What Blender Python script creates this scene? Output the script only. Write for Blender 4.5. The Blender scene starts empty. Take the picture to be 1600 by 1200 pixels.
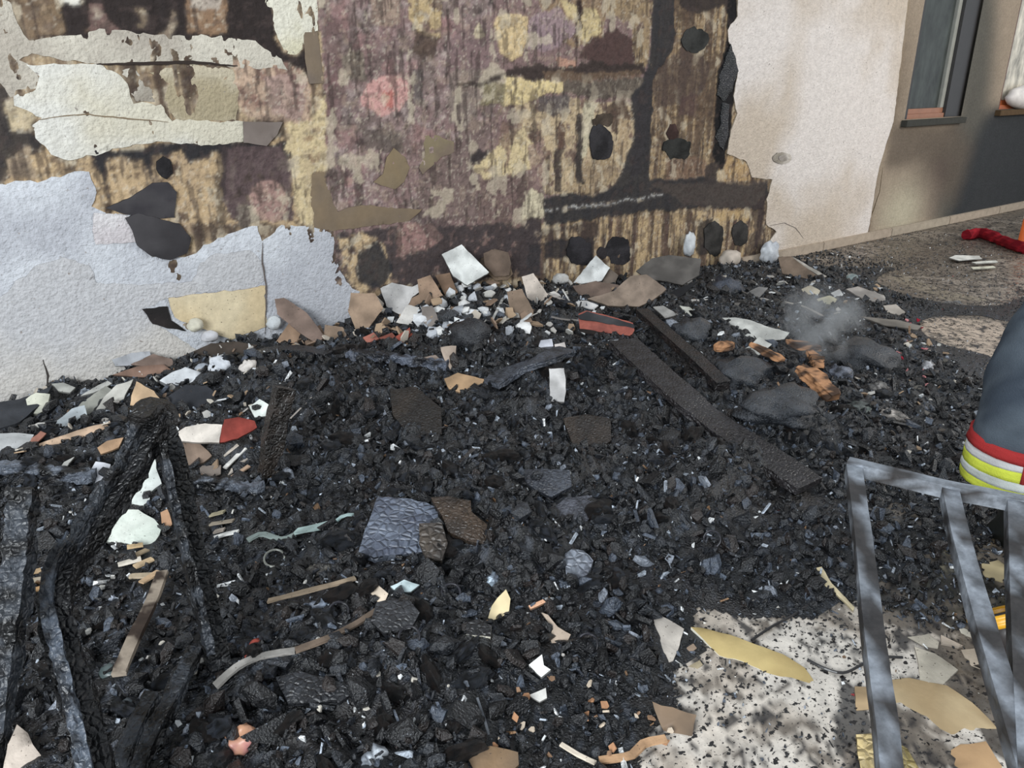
import bpy, bmesh, math, random
import numpy as np
from mathutils import Vector, Matrix, geometry
random.seed(7); rng = np.random.default_rng(7)
C = bpy.context.scene.collection
R = math.radians

# ------------------------------------------------------------ camera, sky, light, exposure
CAM_H = 1.5; WALL_Y = 4.2; F = 1180.0
PITCH = R(21.5); YAW = R(54.8); ROLL = R(0.6)
cd = bpy.data.cameras.new('camera'); cam = bpy.data.objects.new('camera', cd); C.objects.link(cam)
cd.sensor_width = 36; cd.lens = 36*F/1600; cd.clip_start = .05; cd.clip_end = 200
fw = Vector((math.cos(YAW)*math.cos(PITCH), math.sin(YAW)*math.cos(PITCH), -math.sin(PITCH)))
rt = Vector((math.sin(YAW), -math.cos(YAW), 0)); up = rt.cross(fw)
rt2 = rt*math.cos(ROLL) - up*math.sin(ROLL); up2 = up*math.cos(ROLL) + rt*math.sin(ROLL)
cam.matrix_world = Matrix(((rt2.x, up2.x, -fw.x, 0), (rt2.y, up2.y, -fw.y, 0), (rt2.z, up2.z, -fw.z, CAM_H), (0, 0, 0, 1)))
bpy.context.scene.camera = cam
w = bpy.data.worlds.new('sky'); bpy.context.scene.world = w; w.use_nodes = True
bg = w.node_tree.nodes['Background']; bg.inputs[0].default_value = (.86, .93, 1.0, 1); bg.inputs[1].default_value = .48
def area(name, loc, target, sx, sy, power, col):
    l = bpy.data.lights.new(name, 'AREA'); l.shape = 'RECTANGLE'; l.size = sx; l.size_y = sy; l.energy = power; l.color = col
    o = bpy.data.objects.new(name, l); C.objects.link(o); o.location = loc
    o.rotation_euler = (Vector(target)-Vector(loc)).to_track_quat('-Z', 'Y').to_euler(); return o
area('daylight_opening', (-3.4, -1.2, 2.9), (2.5, 3.6, .3), 3.0, 2.2, 330, (.93, .97, 1))
area('warm_area_right', (9.5, -1.5, 3.0), (4.5, 3.8, .2), 2.6, 2.4, 150, (1, .95, .88))  # soft warm area light high on the right, out of view
vs = bpy.context.scene.view_settings
vs.view_transform = 'Standard'; vs.look = 'None'; vs.gamma = 1; vs.use_curve_mapping = False; vs.exposure = 0.55

# ------------------------------------------------------------ helpers
def lin(c):
    a = np.asarray(c, float)/255.0
    return np.where(a <= .04045, a/12.92, ((a+.055)/1.055)**2.4)
def _h(i, j, s):
    n = (i.astype(np.int64)*374761393 + j.astype(np.int64)*668265263 + s*1442695041) & 0xFFFFFFFF
    n = ((n ^ (n >> 13))*1274126177) & 0xFFFFFFFF
    return ((n ^ (n >> 16)) & 0xFFFFFF)/float(0xFFFFFF)
def vn(x, y, s=0):
    x = np.asarray(x, float); y = np.asarray(y, float)
    i = np.floor(x).astype(np.int64); j = np.floor(y).astype(np.int64); fx = x-i; fy = y-j
    fx = fx*fx*(3-2*fx); fy = fy*fy*(3-2*fy)
    a = _h(i, j, s); b = _h(i+1, j, s); c = _h(i, j+1, s); d = _h(i+1, j+1, s)
    return (a*(1-fx)+b*fx)*(1-fy)+(c*(1-fx)+d*fx)*fy
def fbm(x, y, s=0, o=4):
    t = 0; a = .5; n = 0
    for k in range(o):
        t = t+a*vn(x, y, s+k*17); n += a; a *= .5; x = x*2.03+5.1; y = y*2.03+1.7
    return t/n
def ss(a, b, x): t = np.clip((x-a)/(b-a), 0, 1); return t*t*(3-2*t)
def ray(px, py): return (fw*F + rt2*(px-800) - up2*(py-600)).normalized()
O = Vector((0, 0, CAM_H))
def onplane(px, py, p0, n):
    d = ray(px, py); return O + d*((p0-O).dot(n)/d.dot(n))
def W(px, py):
    p = onplane(px, py, Vector((0, WALL_Y, 0)), Vector((0, 1, 0))); return (p.x, p.z)
def G(px, py, z=0.): return onplane(px, py, Vector((0, 0, z)), Vector((0, 0, 1)))
def at(px, py, r):
    d = ray(px, py); return O + d*(r/math.hypot(d.x, d.y))
def pip(X, Y, poly):
    ins = np.zeros(X.shape, bool); n = len(poly)
    for k in range(n):
        x1, y1 = poly[k]; x2, y2 = poly[(k+1) % n]
        if y1 == y2: continue
        c = (Y < y1) != (Y < y2)
        ins ^= c & (X < (x2-x1)*(Y-y1)/(y2-y1)+x1)
    return ins
def setc(me, col):
    a = me.color_attributes.new('Col', 'FLOAT_COLOR', 'POINT')
    a.data.foreach_set('color', np.hstack([col, np.ones((len(col), 1))]).astype(np.float32).ravel())
def npmesh(name, V, Fc, col=None, smooth=False):
    V = np.asarray(V, np.float32); me = bpy.data.meshes.new(name); Fc = np.asarray(Fc, np.int32); k = Fc.shape[1]
    me.vertices.add(len(V)); me.vertices.foreach_set('co', V.ravel())
    me.loops.add(Fc.size); me.loops.foreach_set('vertex_index', Fc.ravel())
    me.polygons.add(len(Fc)); me.polygons.foreach_set('loop_start', np.arange(0, Fc.size, k, dtype=np.int32))
    me.update(calc_edges=True)
    me.polygons.foreach_set('use_smooth', np.full(len(Fc), smooth))
    if col is not None: setc(me, col)
    return me
def link(name, me, m=None, parent=None, loc=None):
    o = bpy.data.objects.new(name, me); C.objects.link(o)
    if m is not None and me is not None and not me.materials: me.materials.append(m)
    if loc is not None: o.location = loc
    if parent is not None: o.parent = parent
    return o
def tag(o, label, cat, group=None, kind=None):
    o['label'] = label; o['category'] = cat
    if group: o['group'] = group
    if kind: o['kind'] = kind
    return o
def empty(name, loc, label, cat, group=None):
    o = bpy.data.objects.new(name, None); C.objects.link(o); o.location = loc; return tag(o, label, cat, group)
def struct(o): o['kind'] = 'structure'; return o

def mat(name, rough=.8, bump=.3, bscale=60, var=.25, vscale=25, vor=0, vorscale=40, spec=.4, metal=0, attr=True, col=(128, 128, 128), stretch=(1, 1, 1), dist=.004, gl=None):
    m = bpy.data.materials.new(name); m.use_nodes = True; N = m.node_tree.nodes; L = m.node_tree.links
    b = N['Principled BSDF']; tc = N.new('ShaderNodeTexCoord'); mp = N.new('ShaderNodeMapping'); mp.inputs['Scale'].default_value = stretch
    L.new(tc.outputs['Object'], mp.inputs[0])
    if attr:
        a = N.new('ShaderNodeAttribute'); a.attribute_name = 'Col'; src = a.outputs['Color']
    else:
        a = N.new('ShaderNodeRGB'); a.outputs[0].default_value = (*lin(col), 1); src = a.outputs[0]
    n1 = N.new('ShaderNodeTexNoise'); n1.inputs['Scale'].default_value = vscale; n1.inputs['Detail'].default_value = 6; n1.inputs['Roughness'].default_value = .65
    L.new(mp.outputs[0], n1.inputs[0])
    mr = N.new('ShaderNodeMapRange'); mr.inputs[1].default_value = .3; mr.inputs[2].default_value = .7
    mr.inputs[3].default_value = 1-var; mr.inputs[4].default_value = 1+var; L.new(n1.outputs[0], mr.inputs[0])
    mx = N.new('ShaderNodeVectorMath'); mx.operation = 'SCALE'; L.new(src, mx.inputs[0]); L.new(mr.outputs[0], mx.inputs['Scale'])
    L.new(mx.outputs[0], b.inputs['Base Color'])
    b.inputs['Roughness'].default_value = rough; b.inputs['Specular IOR Level'].default_value = spec; b.inputs['Metallic'].default_value = metal
    n2 = N.new('ShaderNodeTexNoise'); n2.inputs['Scale'].default_value = bscale; n2.inputs['Detail'].default_value = 5
    L.new(mp.outputs[0], n2.inputs[0]); hsrc = n2.outputs[0]
    if vor:
        v = N.new('ShaderNodeTexVoronoi'); v.feature = 'DISTANCE_TO_EDGE'; v.inputs['Scale'].default_value = vorscale; L.new(mp.outputs[0], v.inputs[0])
        r2 = N.new('ShaderNodeMapRange'); r2.inputs[1].default_value = 0; r2.inputs[2].default_value = .25; L.new(v.outputs['Distance'], r2.inputs[0])
        ad = N.new('ShaderNodeMath'); ad.operation = 'MULTIPLY_ADD'; ad.inputs[1].default_value = vor
        L.new(r2.outputs[0], ad.inputs[0]); L.new(n2.outputs[0], ad.inputs[2]); hsrc = ad.outputs[0]
    bp = N.new('ShaderNodeBump'); bp.inputs['Strength'].default_value = bump; bp.inputs['Distance'].default_value = dist
    L.new(hsrc, bp.inputs['Height']); L.new(bp.outputs[0], b.inputs['Normal'])
    if gl:
        r3 = N.new('ShaderNodeMapRange'); r3.inputs[1].default_value = .35; r3.inputs[2].default_value = .65; r3.inputs[3].default_value = gl[0]; r3.inputs[4].default_value = gl[1]
        L.new(n1.outputs[0], r3.inputs[0]); L.new(r3.outputs[0], b.inputs['Roughness'])
    return m
M = {
 'wall': mat('burnt_wall', .92, .8, 70, .16, 40, spec=.15, dist=.008),
 'plaster': mat('plaster', .85, .9, 62, .13, 26, spec=.3, dist=.012),
 'board': mat('paper_board', .85, .15, 90, .10, 12, spec=.2),
 'char': mat('char', .4, 1, 150, .6, 70, spec=.7, dist=.008, gl=(.16, .55)),
 'charwood': mat('charred_wood', .5, .9, 90, .5, 50, vor=.5, vorscale=60, spec=.5, dist=.006, gl=(.22, .55)),
 'wood': mat('raw_wood', .7, .3, 60, .25, 20, spec=.2, stretch=(1, 1, 6)),
 'floor': mat('wet_floor', .4, .25, 60, .30, 22, spec=.5, gl=(.18, .75)),
 'shard': mat('broken_plaster', .88, .45, 80, .16, 18, spec=.2, dist=.004),
 'brick': mat('fired_clay', .85, .4, 90, .22, 30, spec=.2),
 'quilt': mat('blistered_char', .5, .6, 60, .25, 30, vor=2.2, vorscale=38, spec=.5, dist=.01),
 'metal': mat('sooty_steel', .48, .3, 70, .45, 35, spec=.5, metal=.35, gl=(.35, .7)),
 'paint': mat('varnish', .35, .1, 40, .12, 12, spec=.5),
 'glass': mat('sooty_glass', .3, .1, 10, .75, 7, spec=.5, stretch=(1, 1, .5)),
 'cloth': mat('heavy_cloth', .9, .5, 220, .12, 12, spec=.1),
 'plastic': mat('plastic', .35, .1, 60, .1, 15, spec=.5),
}

# ------------------------------------------------------------ the rubble surface (control points: pixel, height, char cover)
ctl = []
for px, py, c in [(-200, 660, 1), (0, 626, .9), (70, 606, .9), (130, 598, .9), (230, 572, .9), (300, 552, .9), (420, 538, 1), (480, 522, 1), (560, 500, 1), (600, 462, 1), (700, 452, .8), (800, 448, .8),
                  (900, 442, 1), (1000, 428, 1), (1100, 412, 1), (1200, 410, 1)]:
    x, z = W(px, py); ctl.append((x, WALL_Y, max(z, .02), c))
for px, py, z, c in [(1280, 405, 0, .5), (1400, 392, 0, .35), (1550, 375, 0, .3), (100, 700, .13, 1), (300, 620, .16, 1), (430, 570, .2, 1), (600, 570, .24, 1), (760, 530, .30, 1), (700, 490, .32, .9),
                     (850, 560, .26, 1), (600, 700, .17, 1), (800, 700, .17, 1), (1000, 600, .22, 1), (1000, 490, .24, 1), (1150, 560, .22, 1), (1250, 640, .13, 1), (1100, 700, .17, 1), (1000, 800, .12, 1),
                     (800, 850, .12, 1), (600, 850, .11, 1), (400, 800, .08, 1), (300, 850, .03, .7), (380, 880, .02, .6), (200, 900, .04, .9), (60, 1000, .06, 1), (400, 1050, .09, 1), (700, 1000, .09, 1),
                     (700, 1150, .06, 1), (500, 1150, .08, 1), (200, 1150, .06, 1), (950, 900, .06, 1), (970, 960, .03, .9), (1100, 890, .04, 1), (1250, 870, .04, 1), (1330, 860, .02, .9), (1150, 915, .02, .75), (1300, 900, .02, .8), (1050, 935, .02, .75), (1420, 860, .0, .9), (1400, 920, 0, .75), (1350, 700, .05, 1), (1400, 600, .07, 1),
                     (1350, 500, .04, .9), (1300, 450, .04, .9), (1450, 450, 0, .3), (1500, 520, 0, .15), (1490, 640, .01, .7), (1450, 700, .01, .75), (1400, 800, .0, .7), (1500, 900, 0, .45), (930, 1200, .01, .7), (990, 1100, .01, .6),
                     (1100, 960, 0, .15), (1000, 1030, .03, .9), (1070, 1060, 0, .3), (1200, 1000, 0, .05), (1350, 960, 0, .25), (1300, 1100, 0, .12), (1100, 1180, 0, .05), (1400, 930, 0, .5), (1450, 1050, 0, .1), (1550, 1150, 0, .1), (1650, 600, 0, .2),
                     (1320, 1140, 0, .5), (1440, 1180, 0, .45), (1700, 900, 0, .2), (1000, 1300, 0, .3), (1300, 1300, 0, .1), (500, 1400, .05, .9), (-200, 1000, .06, .9), (-100, 1300, .05, .9), (1650, 420, 0, .2), (1900, 420, 0, .1)]:
    p = G(px, py, z); ctl.append((p.x, p.y, z, c))
ctl = np.array(ctl)
def shep(x, y, col):
    x = np.asarray(x, float); y = np.asarray(y, float)
    num = 0; den = 0
    for cx, cy, *v in ctl:
        wgt = 1/(((x-cx)**2+(y-cy)**2+.006)**1.6); num = num+wgt*v[col]; den = den+wgt
    return num/den
gx0, gx1, gy0, gy1 = -1.6, 9.4, .55, WALL_Y; gs = .016
gx = np.arange(gx0, gx1, gs); gy = np.append(np.arange(gy0, gy1-.004, gs), gy1)
GX, GY = np.meshgrid(gx, gy)
BASE = shep(GX, GY, 0); COV = shep(GX, GY, 1)
HH = BASE*(1+.35*(fbm(GX*4, GY*4, 3)-.5)) + (.15*(fbm(GX*6, GY*6, 11, 5)-.5)+.05*(fbm(GX*26, GY*26, 14, 3)-.45))*ss(.01, .12, BASE) - .012 + .012*ss(.3, .8, COV)
def samp(A, x, y):
    fx = np.clip((np.asarray(x, float)-gx0)/gs, 0, len(gx)-2.001); fy = np.clip((np.asarray(y, float)-gy0)/gs, 0, len(gy)-2.001)
    i = fx.astype(int); j = fy.astype(int); u = fx-i; v = fy-j
    return (A[j, i]*(1-u)+A[j, i+1]*u)*(1-v)+(A[j+1, i]*(1-u)+A[j+1, i+1]*u)*v
def Hh(x, y): return max(0., float(samp(HH, x, y)))
def hit(px, py):
    d = ray(px, py); t = .8; dt = .02
    while t < 16:
        p = O+d*t
        if p.y > WALL_Y-.01: return O+d*((WALL_Y-.02)/d.y)
        if p.z <= Hh(p.x, p.y): return p
        t += dt
    return G(px, py)

# ------------------------------------------------------------ irregular plate: outline on a plane, thickness, jagged edge
def plate(name, poly_px, p0, n, th, c1, c2=None, m='shard', jag=.006, relief=.003, step=None, parent=None, frame=None, hole=None, cs=8, edge=None, px=True, curl=0):
    n = n.normalized(); c1 = lin(c1); c2 = lin(c2) if c2 is not None else c1*.7
    P = [onplane(x, y, p0, n) for x, y in poly_px] if px else [Vector(q) for q in poly_px]
    cen = sum(P, Vector())/len(P)
    ax = Vector((0, 0, 1)).cross(n)
    ax = ax.normalized() if ax.length > .05 else Vector((1, 0, 0))
    ay = n.cross(ax)
    def resample(P):
        Q = [((p-cen).dot(ax), (p-cen).dot(ay)) for p in P]; out = []
        tot = sum(math.dist(Q[i], Q[(i+1) % len(Q)]) for i in range(len(Q)))
        st = max(step or .02, tot/260)
        for i in range(len(Q)):
            a = Q[i]; b = Q[(i+1) % len(Q)]; k = max(1, int(math.dist(a, b)/st))
            for q in range(k):
                t = q/k; out.append((a[0]*(1-t)+b[0]*t, a[1]*(1-t)+b[1]*t))
        A = np.array(out); s = random.random()*50
        A = A + jag*np.c_[fbm(A[:, 0]/.03+s, A[:, 1]/.03, 5, 3)-.5, fbm(A[:, 0]/.03+s+9, A[:, 1]/.03+4, 6, 3)-.5]*2.2
        return A, st
    A, st = resample(P); vv = [Vector(a) for a in A]; nb = len(A)
    ed = [(i, (i+1) % nb) for i in range(nb)]
    ig = max(st*1.6, (A.max(0)-A.min(0)).max()/26)
    X, Y = np.meshgrid(np.arange(A[:, 0].min(), A[:, 0].max(), ig), np.arange(A[:, 1].min(), A[:, 1].max(), ig))
    X = X.ravel()+rng.uniform(-.2, .2, X.size)*ig; Y = Y.ravel()+rng.uniform(-.2, .2, Y.size)*ig
    k = pip(X, Y, A) if len(X) else np.zeros(0, bool)
    vv += [Vector((x, y)) for x, y in zip(X[k], Y[k])]
    r = geometry.delaunay_2d_cdt(vv, ed, [list(range(nb))], 1, 1e-5)
    V2 = np.array([tuple(v) for v in r[0]]); T = [t for t in r[2] if len(t) == 3]
    if not T: return None
    cnt = {}
    for t in T:
        for i in range(3):
            e = (t[i], t[(i+1) % 3]); cnt[e] = cnt.get(e, 0)+1
    be = [e for e in cnt if (e[1], e[0]) not in cnt]; bset = {a for e in be for a in e}
    s = random.random()*90
    hz = relief*2*(fbm(V2[:, 0]*9+s, V2[:, 1]*9+s, 8, 4)-.5)
    rad = np.abs(A).max()+1e-6
    if curl: hz = hz+curl*((V2[:, 0]/rad)**2)
    top = np.c_[V2, hz+th/2]; bot = np.c_[V2, hz-th/2]
    for b in bset: top[b, 2] -= min(th*.25, .003)
    F3 = list(T)+[(t[2]+len(V2), t[1]+len(V2), t[0]+len(V2)) for t in T]
    # rim vertices of their own, so the broken edge keeps its own colour and a hard corner
    bl = sorted(bset); ix = {b: i for i, b in enumerate(bl)}; o2 = 2*len(V2); nbv = len(bl)
    rim = np.vstack([top[bl], bot[bl]])
    for a, b in be:
        F3 += [(o2+ix[b], o2+ix[a], o2+nbv+ix[a]), (o2+ix[b], o2+nbv+ix[a], o2+nbv+ix[b])]
    V = np.vstack([top, bot, rim])
    f = ss(.35, .65, fbm(V[:, 0]*cs+s, V[:, 1]*cs+s*2, 21, 4))[:, None]
    col = c1*(1-f)+c2*f
    if edge is not None: col[o2:] = lin(edge)
    Mx = np.array([tuple(ax), tuple(ay), tuple(n)])
    me = npmesh(name, V@Mx, F3, col)
    me.polygons.foreach_set('use_smooth', np.array([i < 2*len(T) for i in range(len(F3))]))
    o = link(name, me, M[m], parent, cen)
    return o

def speckle(m, sc, lo, hi, c):
    N = m.node_tree.nodes; L = m.node_tree.links; b = N['Principled BSDF']; src = b.inputs['Base Color'].links[0].from_socket
    tc = N.new('ShaderNodeTexCoord'); n = N.new('ShaderNodeTexNoise'); n.inputs['Scale'].default_value = sc; n.inputs['Detail'].default_value = 3; L.new(tc.outputs['Object'], n.inputs[0])
    r = N.new('ShaderNodeMapRange'); r.inputs[1].default_value = lo; r.inputs[2].default_value = hi; L.new(n.outputs[0], r.inputs[0])
    x = N.new('ShaderNodeMix'); x.data_type = 'RGBA'; x.inputs[7].default_value = (*lin(c), 1); L.new(r.outputs[0], x.inputs[0]); L.new(src, x.inputs[6]); L.new(x.outputs[2], b.inputs['Base Color'])
speckle(M['floor'], 48, .60, .63, (30, 28, 28)); speckle(M['floor'], 130, .63, .67, (40, 36, 34))
speckle(M['shard'], 120, .68, .72, (70, 62, 56)); speckle(M['char'], 170, .70, .74, (150, 158, 170)); speckle(M['plaster'], 40, .68, .78, (140, 132, 126))

# ------------------------------------------------------------ THE BACK WALL
NW = Vector((0, -1, 0))
def wp(p): return [W(*q) for q in p]
def ell(cx, cy, rx, ry, n=18): return [(cx+rx*math.cos(2*math.pi*k/n), cy+ry*math.sin(2*math.pi*k/n)) for k in range(n)]
win1 = [W(1412, 188), W(1500, 186)]
WIN = [(win1[0][0], win1[1][0], win1[0][1], 2.5)]
w2a = W(1558, 172); WIN.append((w2a[0], w2a[0]+1.6, w2a[1], 2.5))
wx = np.concatenate([np.arange(-2.2, 7.6, .0095), np.arange(7.6, 15, .025)]); wz = np.arange(0, 2.7, .0095)
X, Z = np.meshgrid(wx, wz)
XW = X+.055*(fbm(X*6, Z*6, 31, 3)-.5)+.035*(fbm(X*22, Z*22, 33, 3)-.5); ZW = Z+.055*(fbm(X*6, Z*6, 37, 3)-.5)+.035*(fbm(X*22, Z*22, 39, 3)-.5)
col = np.zeros(X.shape+(3,)); dep = np.zeros(X.shape)
def mixc(mask, c):
    global col
    col = col*(1-mask[..., None])+lin(c)*mask[..., None]
n1 = fbm(X*5, Z*5, 41, 5); n2 = fbm(X*16, Z*16, 43, 4); n3 = fbm(X*45, Z*45, 47, 3); drip = fbm(X*30, Z*1.6, 51, 3); drip2 = fbm(X*75, Z*3, 53, 2); grain = fbm(X*11, Z*60, 55, 3)
col[:] = lin((182, 156, 116))
mixc(ss(.45, .62, n2)*.6, (140, 112, 80)); mixc(ss(.55, .66, n3)*.35, (215, 192, 150)); mixc(ss(.55, .63, drip)*.85, (58, 46, 42)); mixc(ss(.6, .68, drip2)*.6, (88, 66, 55)); mixc(ss(.58, .68, n1)*.7, (70, 56, 50))
dep += .006*n2+.004*(drip > .57)
def zone(poly, c, a=1., d=0., tex=0, warp=True, tc=(60, 48, 44), ta=.6, soft=None):
    m_ = pip(XW if warp else X, ZW if warp else Z, wp(poly)).astype(float)
    if not m_.any(): return
    if tex: m2 = m_*(1-ss(tex, tex+.08, n2*.6+n3*.4))
    else: m2 = m_
    mixc(m2*a, c)
    if ta and tex: mixc((m_-m2)*ta, tc)
    global dep
    dep = dep + d*m2
# left field: sooty tan with drips
zone([(-200, 225), (130, 225), (455, 215), (460, 355), (150, 345), (0, 330), (-200, 330)], (186, 156, 112), 1, 0, .58, tc=(66, 50, 44))
zone([(120, 225), (180, 232), (300, 222), (460, 222), (455, 245), (330, 240), (300, 262), (285, 240), (240, 245), (235, 290), (225, 245), (170, 245), (165, 300), (150, 250)], (50, 48, 50))
zone([(0, 130), (12, 140), (20, 190), (60, 205), (62, 235), (40, 250), (0, 300), (-60, 300), (-60, 120)], (56, 52, 52), .95)
zone([(10, 250), (45, 225), (60, 275), (10, 282)], (158, 136, 108))
zone([(5, 160), (50, 160), (62, 175), (40, 195), (12, 195)], (190, 170, 132))
zone([(8, 120), (34, 122), (30, 135), (10, 137)], (38, 34, 34))
zone([(350, 232), (440, 226), (458, 260), (456, 345), (400, 350), (360, 345), (348, 290)], (92, 74, 74), 1, 0, .62, tc=(50, 44, 46))
zone(ell(420, 315, 28, 36), (168, 130, 118), .9, .004, .66, tc=(110, 85, 80)); zone([(372, 325), (385, 315), (402, 345), (390, 355), (370, 352)], (112, 100, 88), 1, .006)
zone([(340, 225), (360, 228), (350, 350), (338, 350)], (52, 46, 46), .7)
# top-left black field with brown patches and drips
zone([(10, -150), (420, -150), (425, 60), (452, 85), (478, 80), (478, 112), (440, 100), (400, 70), (235, 60), (110, 60), (45, 64), (22, 10)], (52, 44, 42), 1, 0, .72, tc=(110, 84, 64))
zone([(15, -150), (80, -150), (88, 15), (102, 50), (46, 62), (25, 20)], (128, 104, 76), 1, .002, .7, tc=(84, 66, 50))
zone([(140, 0), (160, 0), (185, 40), (190, 52), (140, 46)], (120, 92, 84), .9)
zone([(278, -150), (352, -150), (358, 48), (285, 52), (290, 20)], (140, 108, 78), 1, .002, .66, tc=(90, 66, 52)); zone([(285, -60), (350, -60), (348, 14), (300, 12)], (178, 165, 150), .8)
zone([(84, -100), (124, -100), (122, 8), (86, 6)], (215, 210, 195))
zone([(216, 10), (228, 14), (226, 44), (218, 42)], (140, 120, 92))
zone([(262, 20), (268, 20), (266, 52), (256, 60), (248, 58)], (140, 120, 98), .8)
# mottled brown right of sheet B
zone([(365, 92), (440, 90), (478, 115), (480, 190), (380, 190), (365, 150)], (190, 158, 130), 1, .004, .5, tc=(150, 112, 98), ta=.8)
zone([(410, 118), (475, 118), (470, 185), (420, 180)], (170, 138, 128), .8, 0, .55, tc=(110, 84, 80))
zone([(448, 188), (482, 190), (508, 130), (508, 268), (488, 272), (488, 352), (462, 345), (458, 250), (446, 230)], (205, 182, 132), 1, .006, .6, tc=(150, 118, 80))
zone([(472, 78), (484, 78), (500, 128), (482, 128), (470, 110)], (60, 48, 44), .9)
# mauve field
zone([(498, 0), (520, -150), (1030, -150), (1015, 100), (1000, 270), (850, 312), (845, 425), (520, 425), (518, 350), (508, 270)], (136, 108, 104), 1, 0, .68, tc=(80, 62, 60))
mv = pip(XW, ZW, wp([(500, -60), (770, -60), (770, 330), (640, 350), (508, 330)]))
mixc(mv*ss(.48, .62, n3*.4+n1*.6)*.5, (166, 142, 136)); mixc(mv*ss(.52, .62, fbm(X*13, Z*13, 61))*.55, (98, 88, 80)); mixc(mv*ss(.58, .68, fbm(X*30, Z*30, 67, 4))*.5, (186, 164, 158)); mixc(mv*ss(.74, .78, fbm(X*28, Z*28, 63, 2))*.8, (54, 46, 46))
mixc(mv*ss(.6, .72, fbm(X*6.5, Z*6.5, 69, 4))*.4, (176, 122, 118))
zone([(503, 10), (530, 40), (540, 150), (530, 210), (507, 215)], (112, 82, 80), .6)
zone(ell(600, 148, 36, 30), (208, 150, 140), .9, .002, .66, tc=(170, 110, 104), ta=.8); zone([(596, 145), (612, 148), (612, 170), (598, 170)], (190, 100, 84), .8)
zone([(562, 60), (640, 50), (640, 80), (570, 100)], (118, 96, 92), .6)
zone([(575, -60), (632, -60), (626, 36), (602, 44), (576, 34)], (156, 130, 112), .95, .004)
zone([(535, 85), (570, 75), (572, 125), (538, 125)], (130, 118, 100), .8); zone([(565, 200), (630, 205), (632, 238), (600, 240), (570, 232)], (96, 84, 76), .8)
zone([(640, -60), (692, -60), (690, 62), (655, 50), (640, 20)], (192, 164, 112), 1, .003, .58, tc=(110, 84, 66)); zone([(650, 40), (690, 60), (680, 90), (655, 95), (640, 78)], (92, 74, 62), .9)
zone([(640, 115), (660, 110), (664, 165), (645, 165)], (86, 84, 80), .7)
zone([(700, 60), (770, 20), (780, 110), (770, 130), (700, 110)], (132, 106, 104), .9); zone([(738, 45), (750, 35), (756, 55), (742, 58)], (200, 182, 146))
zone([(700, 110), (780, 105), (780, 130), (748, 165), (745, 200), (700, 190)], (140, 124, 112), .8)
zone([(655, 275), (690, 245), (740, 180), (770, 200), (740, 250), (745, 345), (690, 345), (655, 320)], (124, 102, 96), .95)
zone([(745, 260), (840, 270), (843, 330), (800, 400), (745, 345)], (118, 94, 88), .85, 0, .66, tc=(84, 66, 62))
zone([(820, -60), (950, -60), (940, 60), (895, 75), (870, 60), (840, 10)], (150, 122, 90), 1, 0, .6, tc=(86, 66, 56))
zone([(770, 55), (775, 32), (800, 20), (824, 24), (830, 55), (812, 88), (795, 96), (778, 84)], (216, 186, 130), 1, .008, .7, tc=(226, 214, 180))
zone([(828, 25), (870, 10), (905, 50), (880, 62), (850, 80), (825, 80)], (156, 130, 134), .9)
zone([(868, 0), (930, 15), (938, 45), (912, 65), (895, 58), (905, 40), (885, 25)], (206, 182, 124), 1, .005, .68, tc=(120, 92, 66)); zone([(900, 0), (908, 0), (906, 48), (902, 48)], (60, 44, 40))
zone([(915, 62), (965, 45), (1000, 75), (995, 108), (930, 108), (905, 90)], (84, 62, 58), .95)
zone([(870, 88), (905, 92), (900, 108), (875, 108)], (205, 150, 118), .7)
zone([(938, -60), (1020, -60), (1010, 102), (990, 102), (985, 40), (945, 20)], (158, 132, 94), 1, 0, .58, tc=(86, 66, 50))
# the black horizontal band at window height
zone([(700, 130), (748, 128), (802, 106), (1005, 96), (1010, 118), (870, 128), (800, 118), (748, 140)], (62, 52, 48), .95, .002)
zone([(848, 112), (880, 108), (930, 115), (1000, 110), (1000, 124), (880, 128), (850, 124)], (122, 96, 72), .7)
zone([(870, 128), (1008, 122), (1004, 150), (960, 152), (895, 150), (872, 150)], (104, 92, 80), 1, .004)
zone([(752, 132), (787, 130), (786, 166), (748, 164)], (140, 128, 92), 1, .007)
zone([(785, 120), (830, 122), (874, 130), (876, 146), (845, 148), (815, 165), (786, 166)], (226, 200, 134), 1, .008, .68, tc=(240, 222, 170))
# tan and cream area left of the black column
zone([(800, 165), (900, 155), (990, 160), (985, 290), (900, 300), (850, 305), (835, 260), (810, 220)], (196, 170, 128), 1, .002, .55, tc=(120, 94, 78), ta=.9)
zone([(840, 150), (888, 152), (890, 176), (860, 182), (838, 170)], (98, 88, 86), .95)
zone([(735, 262), (768, 238), (790, 205), (815, 196), (840, 225), (846, 250), (800, 276), (752, 282)], (214, 190, 136), 1, .006, .6, tc=(180, 148, 110))
zone([(735, 235), (768, 232), (745, 258), (735, 258)], (66, 58, 58))
zone([(785, 190), (815, 195), (800, 225), (775, 228)], (128, 100, 84), .8); zone([(820, 225), (848, 215), (855, 290), (835, 300)], (150, 120, 112), .7)
zone([(832, 298), (848, 305), (846, 340), (840, 380), (816, 380), (808, 330)], (208, 194, 158), 1, .005, .75, tc=(226, 210, 150))
zone([(900, 255), (960, 245), (968, 275), (940, 298), (880, 300)], (168, 142, 104), .95, .003)
zone([(960, 165), (982, 162), (978, 250), (960, 240), (965, 200)], (180, 152, 112), .9); zone([(935, 170), (975, 150), (985, 190), (965, 180), (960, 210)], (92, 72, 60), .9)
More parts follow.
